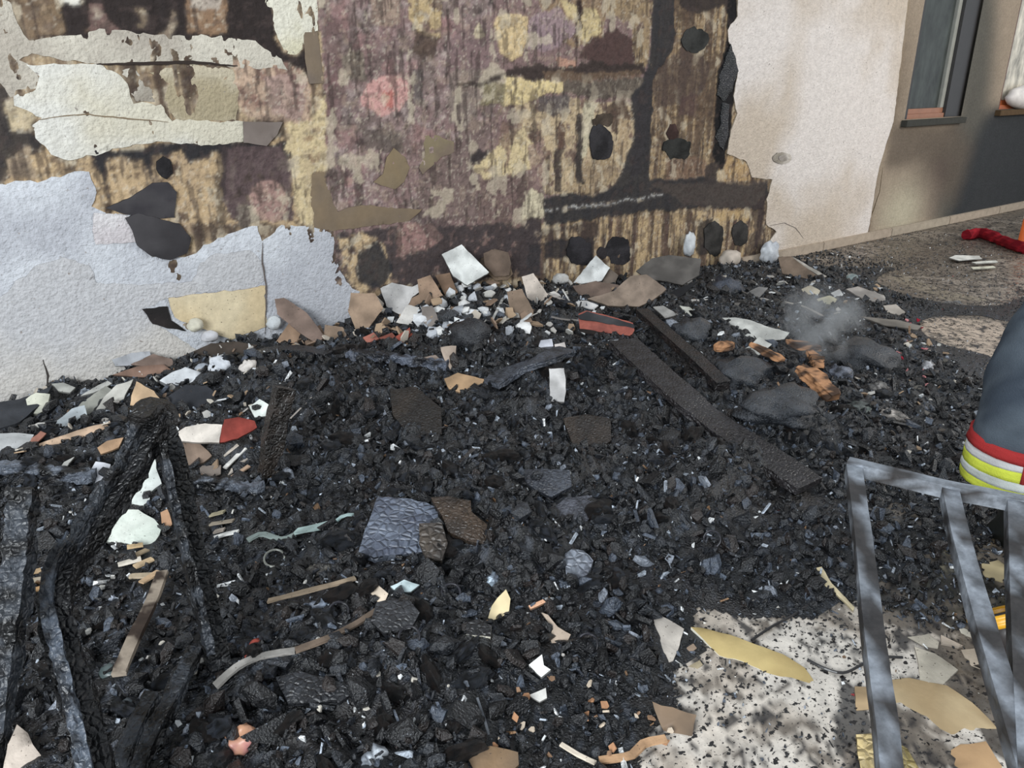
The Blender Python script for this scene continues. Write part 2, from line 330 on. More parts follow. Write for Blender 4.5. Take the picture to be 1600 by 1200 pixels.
# lower strips
zone([(520, 362), (700, 352), (845, 340), (845, 430), (520, 460)], (74, 64, 64), 1, 0, .6, tc=(128, 100, 92), ta=.8)
zone([(524, 370), (560, 360), (600, 380), (612, 440), (560, 458), (535, 430)], (196, 166, 120), .95, .003, .58, tc=(50, 44, 44))
zone([(555, 395), (590, 375), (615, 420), (590, 450), (556, 440)], (52, 52, 56), .95); zone([(620, 350), (672, 345), (690, 370), (660, 395), (620, 400)], (160, 120, 112), .9, 0, .6, tc=(96, 70, 68))
zone([(640, 330), (690, 340), (720, 370), (690, 385), (650, 350)], (70, 60, 60), .6)
zone([(845, 350), (1190, 322), (1190, 420), (845, 440)], (190, 160, 112), 1, .003)
lo = pip(XW, ZW, wp([(845, 350), (1190, 322), (1190, 420), (845, 440)])); mixc(lo*ss(.5, .56, drip)*.85, (66, 50, 48)); mixc(lo*ss(.56, .64, drip2)*.7, (96, 72, 66))
zone([(845, 358), (930, 345), (935, 372), (845, 385)], (70, 58, 54), .8, 0, .58, tc=(186, 156, 116)); zone([(850, 378), (925, 372), (925, 408), (905, 415), (880, 405), (850, 400)], (54, 50, 52), .95); zone([(825, 380), (845, 380), (842, 430), (822, 430)], (60, 56, 58), .9)
# right field and dark glue lines
zone([(1052, -150), (1150, -150), (1150, 250), (1100, 278), (1012, 282), (1012, 120), (1045, 80)], (170, 142, 100), 1, .002)
rf = pip(XW, ZW, wp([(1052, -150), (1150, -150), (1150, 250), (1200, 290), (1012, 290), (1012, 120), (1045, 80)])); mixc(rf*ss(.48, .55, drip)*.85, (84, 66, 56)); mixc(rf*ss(.52, .6, drip2)*.75, (112, 88, 66)); mixc(rf*ss(.58, .62, grain)*.4, (60, 48, 44))
zone([(1010, 110), (1070, 70), (1110, 100), (1090, 150), (1060, 165), (1020, 170)], (84, 68, 62), .75); zone([(1045, -150), (1140, -150), (1138, 8), (1100, 20), (1060, 12)], (60, 52, 50), .95); zone([(1062, 150), (1090, 150), (1085, 185), (1060, 180)], (90, 68, 64), .8)
zone([(1040, 250), (1100, 245), (1110, 270), (1040, 282)], (130, 100, 78), .8); zone([(1125, 245), (1168, 255), (1175, 290), (1128, 285)], (188, 152, 98), 1, .002, .62, tc=(110, 80, 60))
COLM = [(1023, -150), (1056, -150), (1050, 75), (1016, 125), (1014, 280), (1100, 272), (1128, 285), (1165, 290), (1196, 280), (1200, 300), (1188, 327), (1100, 325), (1000, 330), (900, 346), (850, 352), (845, 312), (880, 302), (935, 304), (962, 288), (984, 230), (985, 150), (1003, 128), (1012, 100)]
zone(COLM, (56, 54, 56), .97, .006, .74, tc=(84, 70, 62)); zone([(1010, 285), (1195, 282), (1190, 325), (1080, 322)], (82, 72, 66), .8)
zone([(850, 326), (930, 318), (1035, 304), (1035, 306), (930, 321), (850, 329)], (196, 194, 190), .8, 0, .52, ta=0)
zone([(858, 150), (866, 148), (880, 300), (868, 300), (868, 250)], (66, 60, 58), .0)
zone([(900, 180), (912, 180), (908, 285), (898, 285)], (56, 52, 52), .95); zone([(866, 232), (878, 232), (876, 300), (864, 300)], (66, 56, 54), .9); zone(ell(873, 212, 8, 22), (92, 64, 54), .9)
zone([(912, 160), (932, 158), (916, 240), (908, 245)], (208, 196, 160), .9)
zone([(1134, -150), (1148, -150), (1152, 28), (1136, 55), (1150, 100), (1150, 130), (1143, 175), (1138, 230), (1128, 268), (1112, 240), (1116, 215), (1118, 120), (1130, 90), (1134, 60)], (34, 32, 33), 1, .0)
zone([(1100, 255), (1125, 250), (1120, 285), (1095, 285)], (66, 58, 56), .9)
zone([(1088, 345), (1112, 338), (1105, 400), (1085, 398)], (60, 54, 52), .9); zone([(1170, 325), (1195, 300), (1195, 400), (1160, 400), (1178, 350)], (64, 54, 54), .8, 0, .6, tc=(150, 122, 90)); zone([(1110, 330), (1170, 328), (1168, 345), (1112, 345)], (196, 162, 104), .8)
# right of the plaster coat: scorched paint round the windows
scx = pip(X, Z, wp([(1437, -160), (1395, 190), (1372, 262), (1350, 410), (1800, 500), (1900, -200)]))
mixc(scx.astype(float), (158, 140, 118))
def soft_stain(cx, cy, rx, ry, c, a):  # soft-edged blotches of soot and scorch colour
    x0, z0 = W(cx, cy); x1, _ = W(cx+rx, cy); _, z1 = W(cx, cy-ry)
    d2 = ((X-x0)/(x1-x0))**2+((Z-z0)/(z1-z0))**2+.5*(n1-.5)+.3*(n2-.5)
    mixc(scx*np.clip(np.exp(-np.maximum(d2, 0)*1.2), 0, 1)*a, c)
soft_stain(1410, 330, 30, 45, (196, 188, 158), .9); soft_stain(1465, 250, 35, 60, (104, 92, 80), .95); soft_stain(1400, 130, 18, 110, (112, 96, 78), .85)
zone([(1500, -160), (1560, -160), (1556, 60), (1545, 180), (1520, 260), (1500, 345), (1460, 350), (1478, 250), (1492, 190)], (82, 82, 76), .9, 0)
zone([(1555, 165), (1900, 140), (1900, 420), (1470, 362), (1500, 290), (1530, 200)], (46, 52, 58), .95)
zone([(1395, 195), (1500, 192), (1520, 230), (1490, 330), (1440, 240), (1420, 262), (1382, 262)], (98, 86, 74), .8)
zone([(1462, 250), (1480, 250), (1462, 340), (1445, 345)], (84, 66, 64), .5)
def blur(A, k):
    for ax in (0, 1): A = sum(np.roll(A, j, ax) for j in range(-k, k+1))/(2*k+1)
    return A
m5 = fbm(X*24, Z*24, 101, 5); m6 = fbm(X*70, Z*70, 103, 3); m7 = fbm(X*10, Z*14, 107, 5)
col = .6*col+.4*blur(col, 1)
inn = (~scx).astype(float); nondark = inn*ss(.06, .16, blur(col, 2).mean(-1))  # mask of the paler paint, leaves the dark zones out
mixc(nondark*ss(.58, .68, m5)*.22, (196, 172, 140)); mixc(inn*ss(.60, .68, fbm(X*19, Z*26, 109, 5))*.42, (78, 64, 60)); mixc(nondark*ss(.66, .72, m6)*.3, (216, 204, 180)); mixc(inn*ss(.64, .70, fbm(X*60, Z*55, 111, 3))*.35, (48, 42, 42))
mixc(nondark*ss(.5, .7, m7)*.2, (124, 104, 92))
mixc(nondark*ss(.6, .66, fbm(X*38, Z*5, 117, 4))*.6, (66, 54, 50)); mixc(nondark*ss(.63, .68, fbm(X*12, Z*9, 119, 5))*.5, (206, 190, 160))
lum = col.mean(-1, keepdims=True); col = lum+(col-lum)*.78
dep += inn*(.007*m5+.004*m6)
dep = .6*dep+.4*blur(dep, 1)
dep[scx] *= .2
soft = blur(blur(col, 6), 5); sm = scx[..., None]; col = np.where(sm, soft*(.9+.2*n2[..., None]), col)
Y = WALL_Y-dep-.006*(n3-.5)*(~scx)
V = np.c_[X.ravel(), Y.ravel(), Z.ravel()]
nx_, nz_ = len(wx), len(wz); I = np.arange(nx_*nz_).reshape(nz_, nx_)
q = np.stack([I[:-1, :-1], I[:-1, 1:], I[1:, 1:], I[1:, :-1]], -1).reshape(-1, 4)
cxm = V[q[:, 0], 0]; czm = V[q[:, 0], 2]; keep = np.ones(len(q), bool)
for a, b, c, d in WIN: keep &= ~((cxm > a) & (cxm < b) & (czm > c) & (czm < d))
wall = struct(link('wall_back', npmesh('wall_back', V, q[keep], col.reshape(-1, 3), True), M['wall']))

def sheet(name, poly, th, off, c1, c2, m='plaster', **k):
    o = plate(name, poly, Vector((0, WALL_Y-off-th/2, 0)), NW, th, c1, c2, m, parent=wall, **k); return o
coat = sheet('plaster_coat', [(1150, -160), (1151, 25), (1136, 48), (1137, 66), (1150, 95), (1152, 112), (1145, 150), (1150, 178), (1141, 205), (1135, 240), (1165, 252), (1174, 277), (1206, 281), (1197, 310), (1196, 350), (1212, 362), (1196, 385), (1200, 420), (1350, 394), (1372, 262), (1395, 190), (1437, -160)],
      .022, .0, (222, 214, 208), (198, 184, 168), cs=1.4, jag=.012, relief=.003, edge=(150, 138, 122))
sheet('plaster_coat', [(-250, 288), (0, 286), (60, 283), (105, 271), (138, 268), (150, 300), (146, 322), (160, 330), (205, 338), (214, 380), (240, 402), (290, 402), (340, 372), (400, 352), (408, 378), (440, 352), (512, 352), (522, 366), (520, 400), (540, 440), (562, 456), (548, 520), (400, 560), (250, 620), (130, 650), (-250, 720)],
      .014, .002, (196, 199, 204), (174, 176, 182), jag=.014, relief=.005, cs=5, edge=(225, 225, 222))
sheet('plaster_coat', [(-250, 470), (-10, 475), (28, 440), (60, 412), (100, 403), (140, 415), (152, 440), (212, 445), (262, 442), (300, 440), (312, 412), (335, 396), (395, 392), (408, 408), (413, 440), (385, 452), (320, 456), (262, 466), (225, 482), (240, 505), (272, 522), (310, 548), (240, 612), (130, 640), (-250, 700)],
      .008, .013, (190, 186, 180), (182, 182, 184), jag=.012, relief=.003, cs=2, edge=(110, 105, 102))
sheet('plaster_coat', [(148, 330), (205, 338), (214, 378), (150, 382), (144, 350)], .006, .014, (205, 202, 202), (192, 186, 188), jag=.01, edge=(120, 105, 100))
sheet('exposed_board', [(262, 466), (320, 457), (385, 452), (414, 446), (416, 512), (360, 530), (310, 512), (272, 496)], .006, .019, (196, 178, 144), (204, 190, 160), 'shard', cs=4, jag=.008, edge=(120, 90, 60))
sheet('dark_hole_patch', [(222, 482), (262, 478), (268, 500), (292, 518), (262, 512), (238, 506)], .003, .020, (34, 32, 32), (44, 40, 40), 'shard')  # thin sheet, the shade inside the hole put into its dark colour
sheet('plaster_coat', [(-250, -160), (12, -160), (15, 0), (30, 45), (45, 63), (110, 56), (165, 46), (225, 53), (280, 56), (350, 56), (400, 66), (440, 92), (450, 108), (400, 106), (370, 106), (300, 98), (150, 100), (95, 93), (50, 84), (30, 95), (45, 100), (60, 122), (55, 138), (18, 152), (0, 130), (-250, 130)],
      .010, .004, (196, 190, 176), (168, 160, 148), jag=.012, cs=3, edge=(120, 104, 88))
sheet('plaster_coat', [(42, 101), (150, 98), (182, 112), (200, 132), (206, 160), (250, 164), (268, 188), (330, 190), (381, 191), (381, 222), (330, 226), (250, 222), (200, 229), (150, 241), (105, 252), (80, 240), (58, 216), (50, 196), (66, 186), (22, 165), (20, 152), (55, 138), (62, 120)],
      .010, .006, (208, 206, 198), (198, 192, 174), jag=.012, cs=3, edge=(128, 112, 92))
sheet('plaster_coat', [(186, 110), (212, 106), (222, 125), (250, 158), (212, 160), (203, 132)], .006, .006, (186, 180, 168), (150, 142, 130), jag=.014, cs=6)
sheet('plaster_coat', [(230, 112), (300, 100), (368, 108), (374, 140), (368, 188), (275, 188), (255, 160), (262, 130)], .006, .006, (182, 172, 150), (160, 148, 122), jag=.012, cs=6, edge=(90, 78, 66))
sheet('plaster_coat', [(412, -160), (496, -160), (496, 48), (478, 52), (474, 76), (462, 86), (446, 82), (433, 60), (424, 25), (414, 5)], .009, .004, (214, 210, 194), (204, 198, 172), jag=.008, cs=5, edge=(110, 96, 80))
sheet('paper_flap', [(380, 190), (442, 191), (434, 210), (416, 228), (381, 223)], .005, .018, (120, 110, 104), (112, 102, 96), 'board', jag=.003, edge=(70, 60, 54))
sheet('paper_strip', [(474, 50), (496, 50), (506, 130), (483, 131), (476, 90)], .004, .010, (120, 106, 90), (112, 100, 90), 'board', jag=.003, edge=(60, 50, 44))
sheet('paper_strip', [(488, 271), (508, 270), (514, 292), (520, 318), (528, 331), (545, 324), (565, 320), (612, 325), (660, 327), (640, 345), (600, 351), (560, 355), (520, 361), (490, 356), (484, 320)], .005, .010, (124, 108, 88), (118, 104, 88), 'board', jag=.006, edge=(52, 40, 34))
sheet('paper_flap', [(583, 285), (598, 272), (604, 246), (615, 231), (632, 245), (640, 262), (632, 284), (617, 296), (600, 291)], .005, .010, (130, 114, 90), (124, 110, 90), 'board', jag=.004, edge=(52, 42, 34))
sheet('paper_flap', [(660, 212), (682, 211), (709, 222), (709, 238), (690, 245), (680, 256), (660, 272), (655, 262), (664, 240)], .005, .009, (130, 118, 94), (120, 106, 92), 'board', jag=.005, edge=(60, 50, 42))
sheet('glue_dab', [(165, 325), (200, 310), (238, 286), (262, 284), (275, 300), (272, 340), (236, 342), (200, 336)], .022, .004, (66, 64, 66), (52, 50, 54), 'board', jag=.004, relief=.008, edge=(34, 32, 34))
sheet('glue_dab', [(195, 340), (215, 332), (250, 342), (280, 350), (298, 372), (292, 395), (265, 406), (236, 400), (214, 384), (207, 360)], .026, .008, (66, 64, 66), (54, 52, 54), 'board', jag=.004, relief=.008, edge=(36, 34, 35))
for cx, cy, rx, ry, c in [(1085, 62, 22, 20, (62, 62, 60)), (938, 222, 19, 28, (58, 56, 58)), (1058, 232, 22, 17, (56, 56, 54)), (905, 392, 19, 22, (54, 52, 55)), (966, 392, 19, 24, (56, 54, 57)), (1115, 372, 15, 27, (66, 64, 62)), (1156, 364, 13, 20, (64, 62, 60)),
                       (770, 412, 20, 22, (124, 108, 94)), (258, 262, 12, 18, (52, 50, 52)), (1050, 206, 9, 14, (84, 64, 60)), (942, 188, 16, 10, (92, 80, 70)), (940, 395, 8, 10, (60, 56, 58))]:
    pl = [(x+random.uniform(-.13, .13)*rx, y+random.uniform(-.1, .1)*ry) for x, y in ell(cx, cy, rx, ry, 12)]
    sheet('glue_dab', pl, .016, .006, c, tuple(v*.7 for v in c), 'wall', jag=.016, relief=.006, edge=tuple(v*.6 for v in c), cs=14)
# old fixing ring and patches on the pale coat
sheet('fixing_ring', ell(1222, 247, 15, 9), .008, .022, (150, 142, 130), (196, 188, 178), 'plaster', jag=.006, edge=(70, 64, 58))
sheet('fixing_plug', ell(1224, 247, 8, 5), .010, .026, (206, 200, 192), (150, 142, 134), 'plaster', jag=.004, edge=(70, 64, 58))
# ragged black soot lips along the edge of the pale coat
for pl in ([(1140, 70), (1148, 90), (1152, 112), (1144, 140), (1132, 158), (1120, 150), (1124, 118), (1132, 95)], [(1128, 160), (1138, 162), (1136, 215), (1130, 235), (1117, 214), (1124, 196)]):
    sheet('char_lip', pl, .02, .004, (30, 32, 34), (44, 44, 48), 'charwood', jag=.012, relief=.01)
# hairline cracks as thin strips, the recess shade put into their colour
def seam(pts, wd, c, th=.002, off=.024):
    pts = [W(*p) for p in pts]; A = []; B = []
    for i, (x, z) in enumerate(pts):
        a = pts[max(0, i-1)]; b = pts[min(len(pts)-1, i+1)]; dx, dz = b[0]-a[0], b[1]-a[1]; l = math.hypot(dx, dz); t = wd*(1 if 0 < i < len(pts)-1 else .3)
        A.append((x-dz/l*t, WALL_Y-off, z+dx/l*t)); B.append((x+dz/l*t, WALL_Y-off, z-dx/l*t))
    return plate('crack', A+B[::-1], Vector(A[0]), NW, th, c, c, 'board', parent=wall, px=False, jag=.004, relief=0, step=.02)
seam([(1379, 262), (1374, 300), (1362, 335), (1354, 358)], .006, (80, 68, 50), off=.002)
seam([(1200, 352), (1222, 348), (1240, 356), (1252, 372)], .003, (120, 112, 108))
seam([(150, 100), (230, 99), (300, 97), (370, 104)], .007, (52, 44, 40), off=.018)
seam([(60, 186), (130, 178), (200, 186), (262, 190)], .003, (120, 104, 84), off=.018)
seam([(66, 560), (74, 585), (72, 604)], .005, (60, 55, 52), off=.024)
seam([(408, 378), (408, 410), (414, 445), (412, 520)], .004, (96, 88, 84), off=.024)

# baseboard, windows
def box(name, lo, hi, c, m, parent=None, bev=.004):
    bm = bmesh.new(); bmesh.ops.create_cube(bm, size=1); cen = (Vector(lo)+Vector(hi))/2; sz = Vector(hi)-Vector(lo)
    for v in bm.verts: v.co = Vector([v.co[i]*sz[i] for i in range(3)])
    if bev: bmesh.ops.bevel(bm, geom=bm.edges[:], offset=min(bev, min(sz)*.3), segments=2, affect='EDGES')
    me = bpy.data.meshes.new(name); bm.to_mesh(me); bm.free(); setc(me, np.tile(lin(c), (len(me.vertices), 1)))
    return link(name, me, M[m], parent, cen)
x0 = 5.5
bb = None
xs = np.linspace(5.4, 15, 9)
for a, b in zip(xs[:-1], xs[1:]):
    o = box('trim_board', (a+.002, WALL_Y-.045, 0), (b-.002, WALL_Y, .09), (172-6*random.random(), 156, 140), 'shard', None, .008)
    if bb is None: bb = o; o.name = 'baseboard_back'; struct(o); bmw = o
    else:
        o.parent = bb; o.matrix_parent_inverse = Matrix.Translation(-bb.location); o.name = 'baseboard_length'
def window(name, a, b, c, d, frame_c, glass_c, wood_c, sillc):
    f = struct(box(name, (a, WALL_Y+.02, c), (a+.09, WALL_Y+.16, d), frame_c, 'paint'))
    inv = Matrix.Translation(-f.location)
    def add(nm, lo, hi, cc, m='paint'):
        o = box(nm, lo, hi, cc, m, f); o.matrix_parent_inverse = inv; return o
    add('jamb', (b-.30, WALL_Y+.02, c), (b, WALL_Y+.16, d), frame_c); add('bottom_rail', (a+.09, WALL_Y+.03, c), (b-.30, WALL_Y+.15, c+.05), wood_c); add('sash_rail', (a+.09, WALL_Y+.05, c+.05), (b-.3, WALL_Y+.13, c+.10), wood_c)
    add('sash_stile', (a+.09, WALL_Y+.05, c+.1), (a+.14, WALL_Y+.13, d), frame_c); add('sash_stile', (b-.37, WALL_Y+.05, c+.1), (b-.30, WALL_Y+.13, d), (150, 150, 142))
    add('pane', (a+.14, WALL_Y+.08, c+.1), (b-.37, WALL_Y+.09, d), glass_c, 'glass')
    add('sill', (a-.04, WALL_Y-.06, c-.06), (b+.02, WALL_Y+.14, c), sillc, 'shard'); add('top_rail', (a, WALL_Y+.02, d-.03), (b, WALL_Y+.16, d+.05), frame_c)
    return f
a, b, c, d = WIN[0]; win_o = window('window_1', a, b, c, d, (46, 44, 44), (50, 55, 52), (150, 104, 80), (62, 62, 58))
a, b, c, d = WIN[1]; window('window_2', a, b, c, d, (86, 44, 30), (190, 184, 170), (170, 92, 54), (88, 70, 50))
# back of the wall, so no sky shows through
bk = link('wall_outer', None) if False else None
back = struct(box('wall_outer', (-2.2, WALL_Y+.2, 0), (15, WALL_Y+.26, 2.7), (120, 116, 108), 'shard', None, 0))
# white pillow on the far sill
def blob(name, loc, r, c1, c2, m, sub=3, amp=.25, fr=3, parent=None, flat=0):
    bm = bmesh.new(); bmesh.ops.create_icosphere(bm, subdivisions=sub, radius=1); s = random.random()*99; V = np.array([tuple(v.co) for v in bm.verts])
    k = 1+amp*2*(fbm(V[:, 0]*fr+s+V[:, 2]*fr*.7, V[:, 1]*fr+s-V[:, 2]*fr*.6, 5, 4)-.5); V = V*k[:, None]*np.array(r); Fc = [[v.index for v in f.verts] for f in bm.faces]; bm.free()
    if flat: V[:, 2] = np.maximum(V[:, 2], -flat)
    f = ss(.35, .65, fbm(V[:, 0]*30+s, V[:, 1]*30+V[:, 2]*20, 9))[:, None]
    return link(name, npmesh(name, V, Fc, lin(c1)*(1-f)+lin(c2)*f, sub > 1), M[m], parent, loc)
a, b, c, d = WIN[1]
tag(blob('pillow', (a+.75, WALL_Y-.02, c+.13), (.6, .12, .14), (232, 226, 220), (214, 208, 204), 'cloth', 3, .1), 'white pillow lying on the far window sill at the right edge', 'pillow')

# ------------------------------------------------------------ FLOOR
fx = np.concatenate([np.arange(-2.2, -.4, .04), np.arange(-.4, 7, .014), np.arange(7, 15, .03)]); fy = np.concatenate([np.arange(-2.4, .4, .06), np.arange(.4, WALL_Y+.01, .014)])
X, Yf = np.meshgrid(fx, fy); cv = shep(X, Yf, 1)
n1 = fbm(X*3.5, Yf*3.5, 71, 5); n2 = fbm(X*16, Yf*16, 73, 4); n3 = fbm(X*55, Yf*55, 77, 3)
col = np.zeros(X.shape+(3,)); col[:] = lin((204, 197, 187))
mixc(ss(.4, .65, n1)*.5, (190, 176, 160))
# sooty, wet brown area far right; pale near area
p1, p2 = G(1340, 900), G(1600, 900)
far = ss(1.9, 3.0, np.hypot(X, Yf)); mixc(far*.75, (112, 98, 84)); mixc(far*ss(.42, .6, n1*.6+n2*.4)*.9, (58, 52, 46)); mixc(far*ss(.55, .62, n2)*.5, (150, 134, 118))
def fz(poly, c, a=1.):
    P = [tuple(G(*q))[:2] for q in poly]; m_ = pip(X+.05*(fbm(X*9, Yf*9, 81)-.5)+.02*(n3-.5), Yf+.05*(fbm(X*9, Yf*9, 83)-.5), P).astype(float)
    mixc(m_*a, c); return m_
fz([(1380, 500), (1450, 495), (1560, 500), (1600, 560), (1560, 600), (1490, 560), (1420, 545)], (196, 178, 160), .85)
fz([(1480, 560), (1560, 560), (1530, 640), (1480, 610)], (170, 150, 130), .7)
fz([(1420, 470), (1500, 470), (1520, 490), (1460, 496), (1420, 484)], (82, 96, 110), .8)
fz([(1330, 415), (1400, 425), (1480, 455), (1560, 470), (1480, 470), (1400, 440)], (140, 130, 112), .7)
fz([(1270, 420), (1600, 350), (1700, 370), (1600, 400), (1450, 420), (1330, 440)], (84, 74, 64), .6)
fz([(1335, 745), (1600, 790), (1700, 900), (1640, 1000), (1480, 990), (1380, 975), (1340, 860)], (24, 24, 23), .96); fz([(1400, 960), (1480, 975), (1600, 985), (1600, 1000), (1470, 992), (1410, 985)], (44, 42, 40), .9)
fz([(1440, 830), (1500, 835), (1530, 900), (1470, 905), (1440, 870)], (140, 132, 110), .7); fz([(1500, 840), (1600, 850), (1600, 930), (1540, 900)], (120, 104, 82), .6)
fz([(1480, 1000), (1600, 1000), (1600, 1200), (1560, 1180), (1500, 1100), (1440, 1010)], (56, 50, 44), .9); fz([(1320, 1060), (1350, 1065), (1360, 1200), (1310, 1190), (1300, 1130)], (40, 38, 38), .85)
fz([(1395, 1090), (1450, 1150), (1560, 1200), (1400, 1200)], (60, 54, 46), .8)
fz([(250, 800), (520, 810), (480, 900), (330, 930), (240, 900)], (52, 56, 54), .9)
mixc(ss(.35, .7, cv+1.5*(n2-.5)+1.1*(n3-.5))*.97, (30, 29, 30)); mixc(ss(.45, .6, n1*.5+n2*.5)*.45, (150, 138, 124)); mixc(ss(.66, .70, fbm(X*26, Yf*26, 87, 3))*.9, (32, 30, 32))
V = np.c_[X.ravel(), Yf.ravel(), (.0012*(n2-.5)-.001).ravel()]
I = np.arange(X.size).reshape(X.shape); q = np.stack([I[:-1, :-1], I[:-1, 1:], I[1:, 1:], I[1:, :-1]], -1).reshape(-1, 4)
floor = struct(link('floor', npmesh('floor', V, q, col.reshape(-1, 3), True), M['floor']))

# ------------------------------------------------------------ char bed (heightfield) and loose char
n2 = fbm(GX*20, GY*20, 91, 4); n3 = fbm(GX*60, GY*60, 93, 3)
tc = np.zeros(GX.shape+(3,)); col = tc; col[:] = lin((12, 13, 15)); mixc(ss(.5, .65, n2)*.5, (30, 33, 38)); mixc(ss(.6, .66, n3)*.5, (66, 72, 82)); mixc(ss(.55, .65, fbm(GX*5, GY*5, 97))*.5, (30, 24, 21))
I = np.arange(GX.size).reshape(GX.shape); q = np.stack([I[:-1, :-1], I[:-1, 1:], I[1:, 1:], I[1:, :-1]], -1).reshape(-1, 4)
hf = HH.ravel(); keep = (hf[q] > .002).any(1)
used = np.unique(q[keep]); remap = -np.ones(GX.size, int); remap[used] = np.arange(len(used))
V = np.c_[GX.ravel(), GY.ravel()-.004, np.maximum(hf, -.004)][used]
bed = link('char_bed', npmesh('char_bed', V, remap[q[keep]], col.reshape(-1, 3)[used], False), M['char'])
tag(bed, 'bed of black burnt remains heaped over the floor and against the wall', 'debris', kind='stuff')

def chunk(kind):
    if kind < 3:
        bm = bmesh.new(); bmesh.ops.create_icosphere(bm, subdivisions=1, radius=1)
        V = np.array([tuple(v.co) for v in bm.verts]); Fc = np.array([[v.index for v in f.verts] for f in bm.faces]); bm.free()
        V = V*rng.uniform(.65, 1.25, (len(V), 1))*np.array([[1, .75, .5]])
    elif kind < 6:   # angular flake
        k = 5; a = np.sort(rng.uniform(0, 6.283, k)); r = rng.uniform(.7, 1.1, k); P = np.c_[r*np.cos(a), r*np.sin(a)]
        V = np.vstack([np.c_[P, np.full(k, .16)+rng.uniform(-.05, .05, k)], np.c_[P*.9, np.full(k, -.16)]])
        Fc = [(0, i, i+1) for i in range(1, k-1)]+[(k, k+i+1, k+i) for i in range(1, k-1)]
        for i in range(k): j = (i+1) % k; Fc += [(i, k+i, k+j), (i, k+j, j)]
        Fc = np.array(Fc)
    else:            # splinter
        V = np.array([(x, y, z) for x in (-1.6, 1.6) for y in (-.25, .25) for z in (-.18, .18)], float)+rng.uniform(-.12, .12, (8, 3))
        Fc = np.array([(0, 1, 3), (0, 3, 2), (4, 6, 7), (4, 7, 5), (0, 4, 5), (0, 5, 1), (2, 3, 7), (2, 7, 6), (0, 2, 6), (0, 6, 4), (1, 5, 7), (1, 7, 3)])
    return V, Fc
def rotm(n):
    q = rng.normal(size=(n, 4)); q /= np.linalg.norm(q, axis=1)[:, None]; w_, x, y, z = q.T
    return np.stack([1-2*(y*y+z*z), 2*(x*y-z*w_), 2*(x*z+y*w_), 2*(x*y+z*w_), 1-2*(x*x+z*z), 2*(y*z-x*w_), 2*(x*z-y*w_), 2*(y*z+x*w_), 1-2*(x*x+y*y)], 1).reshape(n, 3, 3)
FOOT = []; CAPS = []
def blocked(xs, ys):
    m_ = np.zeros(len(xs), bool)
    for P in FOOT: m_ |= pip(xs, ys, P)
    for pts, w_ in CAPS:
        for a, b in zip(pts[:-1], pts[1:]):
            dx, dy = b[0]-a[0], b[1]-a[1]; t = np.clip(((xs-a[0])*dx+(ys-a[1])*dy)/(dx*dx+dy*dy+1e-9), 0, 1)
            m_ |= np.hypot(xs-a[0]-t*dx, ys-a[1]-t*dy) < w_
    return m_
def scatter(name, n, size, pal, label, cat, kinds, mtl='char', accept=None, flatten=0):
    xs = rng.uniform(gx0+.1, 8.5, n*4); ys = rng.uniform(gy0, WALL_Y-.03, n*4); c = samp(COV, xs, ys)
    # keep nearer ground denser because that is where small pieces can be told apart
    pr = ss(.15, .6, c+.5*(fbm(xs*14, ys*14, 131)-.5))*np.clip(2.6/np.hypot(xs, ys), .25, 1) if accept is None else accept(xs, ys)
    k = (rng.uniform(size=len(xs)) < pr) & ~(blocked(xs, ys) & (rng.uniform(size=len(xs)) < .95)); xs = xs[k][:n]; ys = ys[k][:n]; n = len(xs)
    sz = np.clip(size*rng.lognormal(0, .45, n), size*.3, size*3.2); sz = np.minimum(sz, np.maximum(.006, .06*ss(.3, 1, samp(COV, xs, ys)))); hz = np.maximum(samp(HH, xs, ys), 0)
    Rm = rotm(n)
    if flatten:
        a = rng.uniform(0, 6.283, n); Rz = np.zeros((n, 3, 3)); Rz[:, 0, 0] = np.cos(a); Rz[:, 0, 1] = -np.sin(a); Rz[:, 1, 0] = np.sin(a); Rz[:, 1, 1] = np.cos(a); Rz[:, 2, 2] = 1
        t = rng.normal(0, flatten, n); Rx = np.zeros((n, 3, 3)); Rx[:, 0, 0] = 1; Rx[:, 1, 1] = np.cos(t); Rx[:, 1, 2] = -np.sin(t); Rx[:, 2, 1] = np.sin(t); Rx[:, 2, 2] = np.cos(t)
        Rm = Rz@Rx
    kk = rng.integers(0, len(kinds), n); VV = []; FF = []; CC = []; base = 0
    P = np.array([lin(p[0]) for p in pal]); pw = np.array([p[1] for p in pal], float); pw /= pw.sum(); ci = rng.choice(len(pal), n, p=pw)
    for t, kd in enumerate(kinds):
        for var in range(2):
            s = np.where((kk == t) & (np.arange(n) % 2 == var))[0]
            if not len(s): continue
            V, Fc = chunk(kd); A = np.einsum('nij,vj->nvi', Rm[s], V)*sz[s, None, None]
            A[:, :, 0] += xs[s, None]; A[:, :, 1] += ys[s, None]
            mn = A[:, :, 2].min(1); A[:, :, 2] += (hz[s]-mn*.55)[:, None]
            A[:, :, 1] = np.minimum(A[:, :, 1], WALL_Y-.012)
            VV.append(A.reshape(-1, 3)); FF.append((Fc[None]+(np.arange(len(s))*len(V))[:, None, None]+base).reshape(-1, 3)); base += len(s)*len(V)
            CC.append(np.repeat(P[ci[s]]*rng.uniform(.7, 1.3, (len(s), 1)), len(V), 0))
    return tag(link(name, npmesh(name, np.vstack(VV), np.vstack(FF), np.vstack(CC)), M[mtl]), label, cat, kind='stuff')
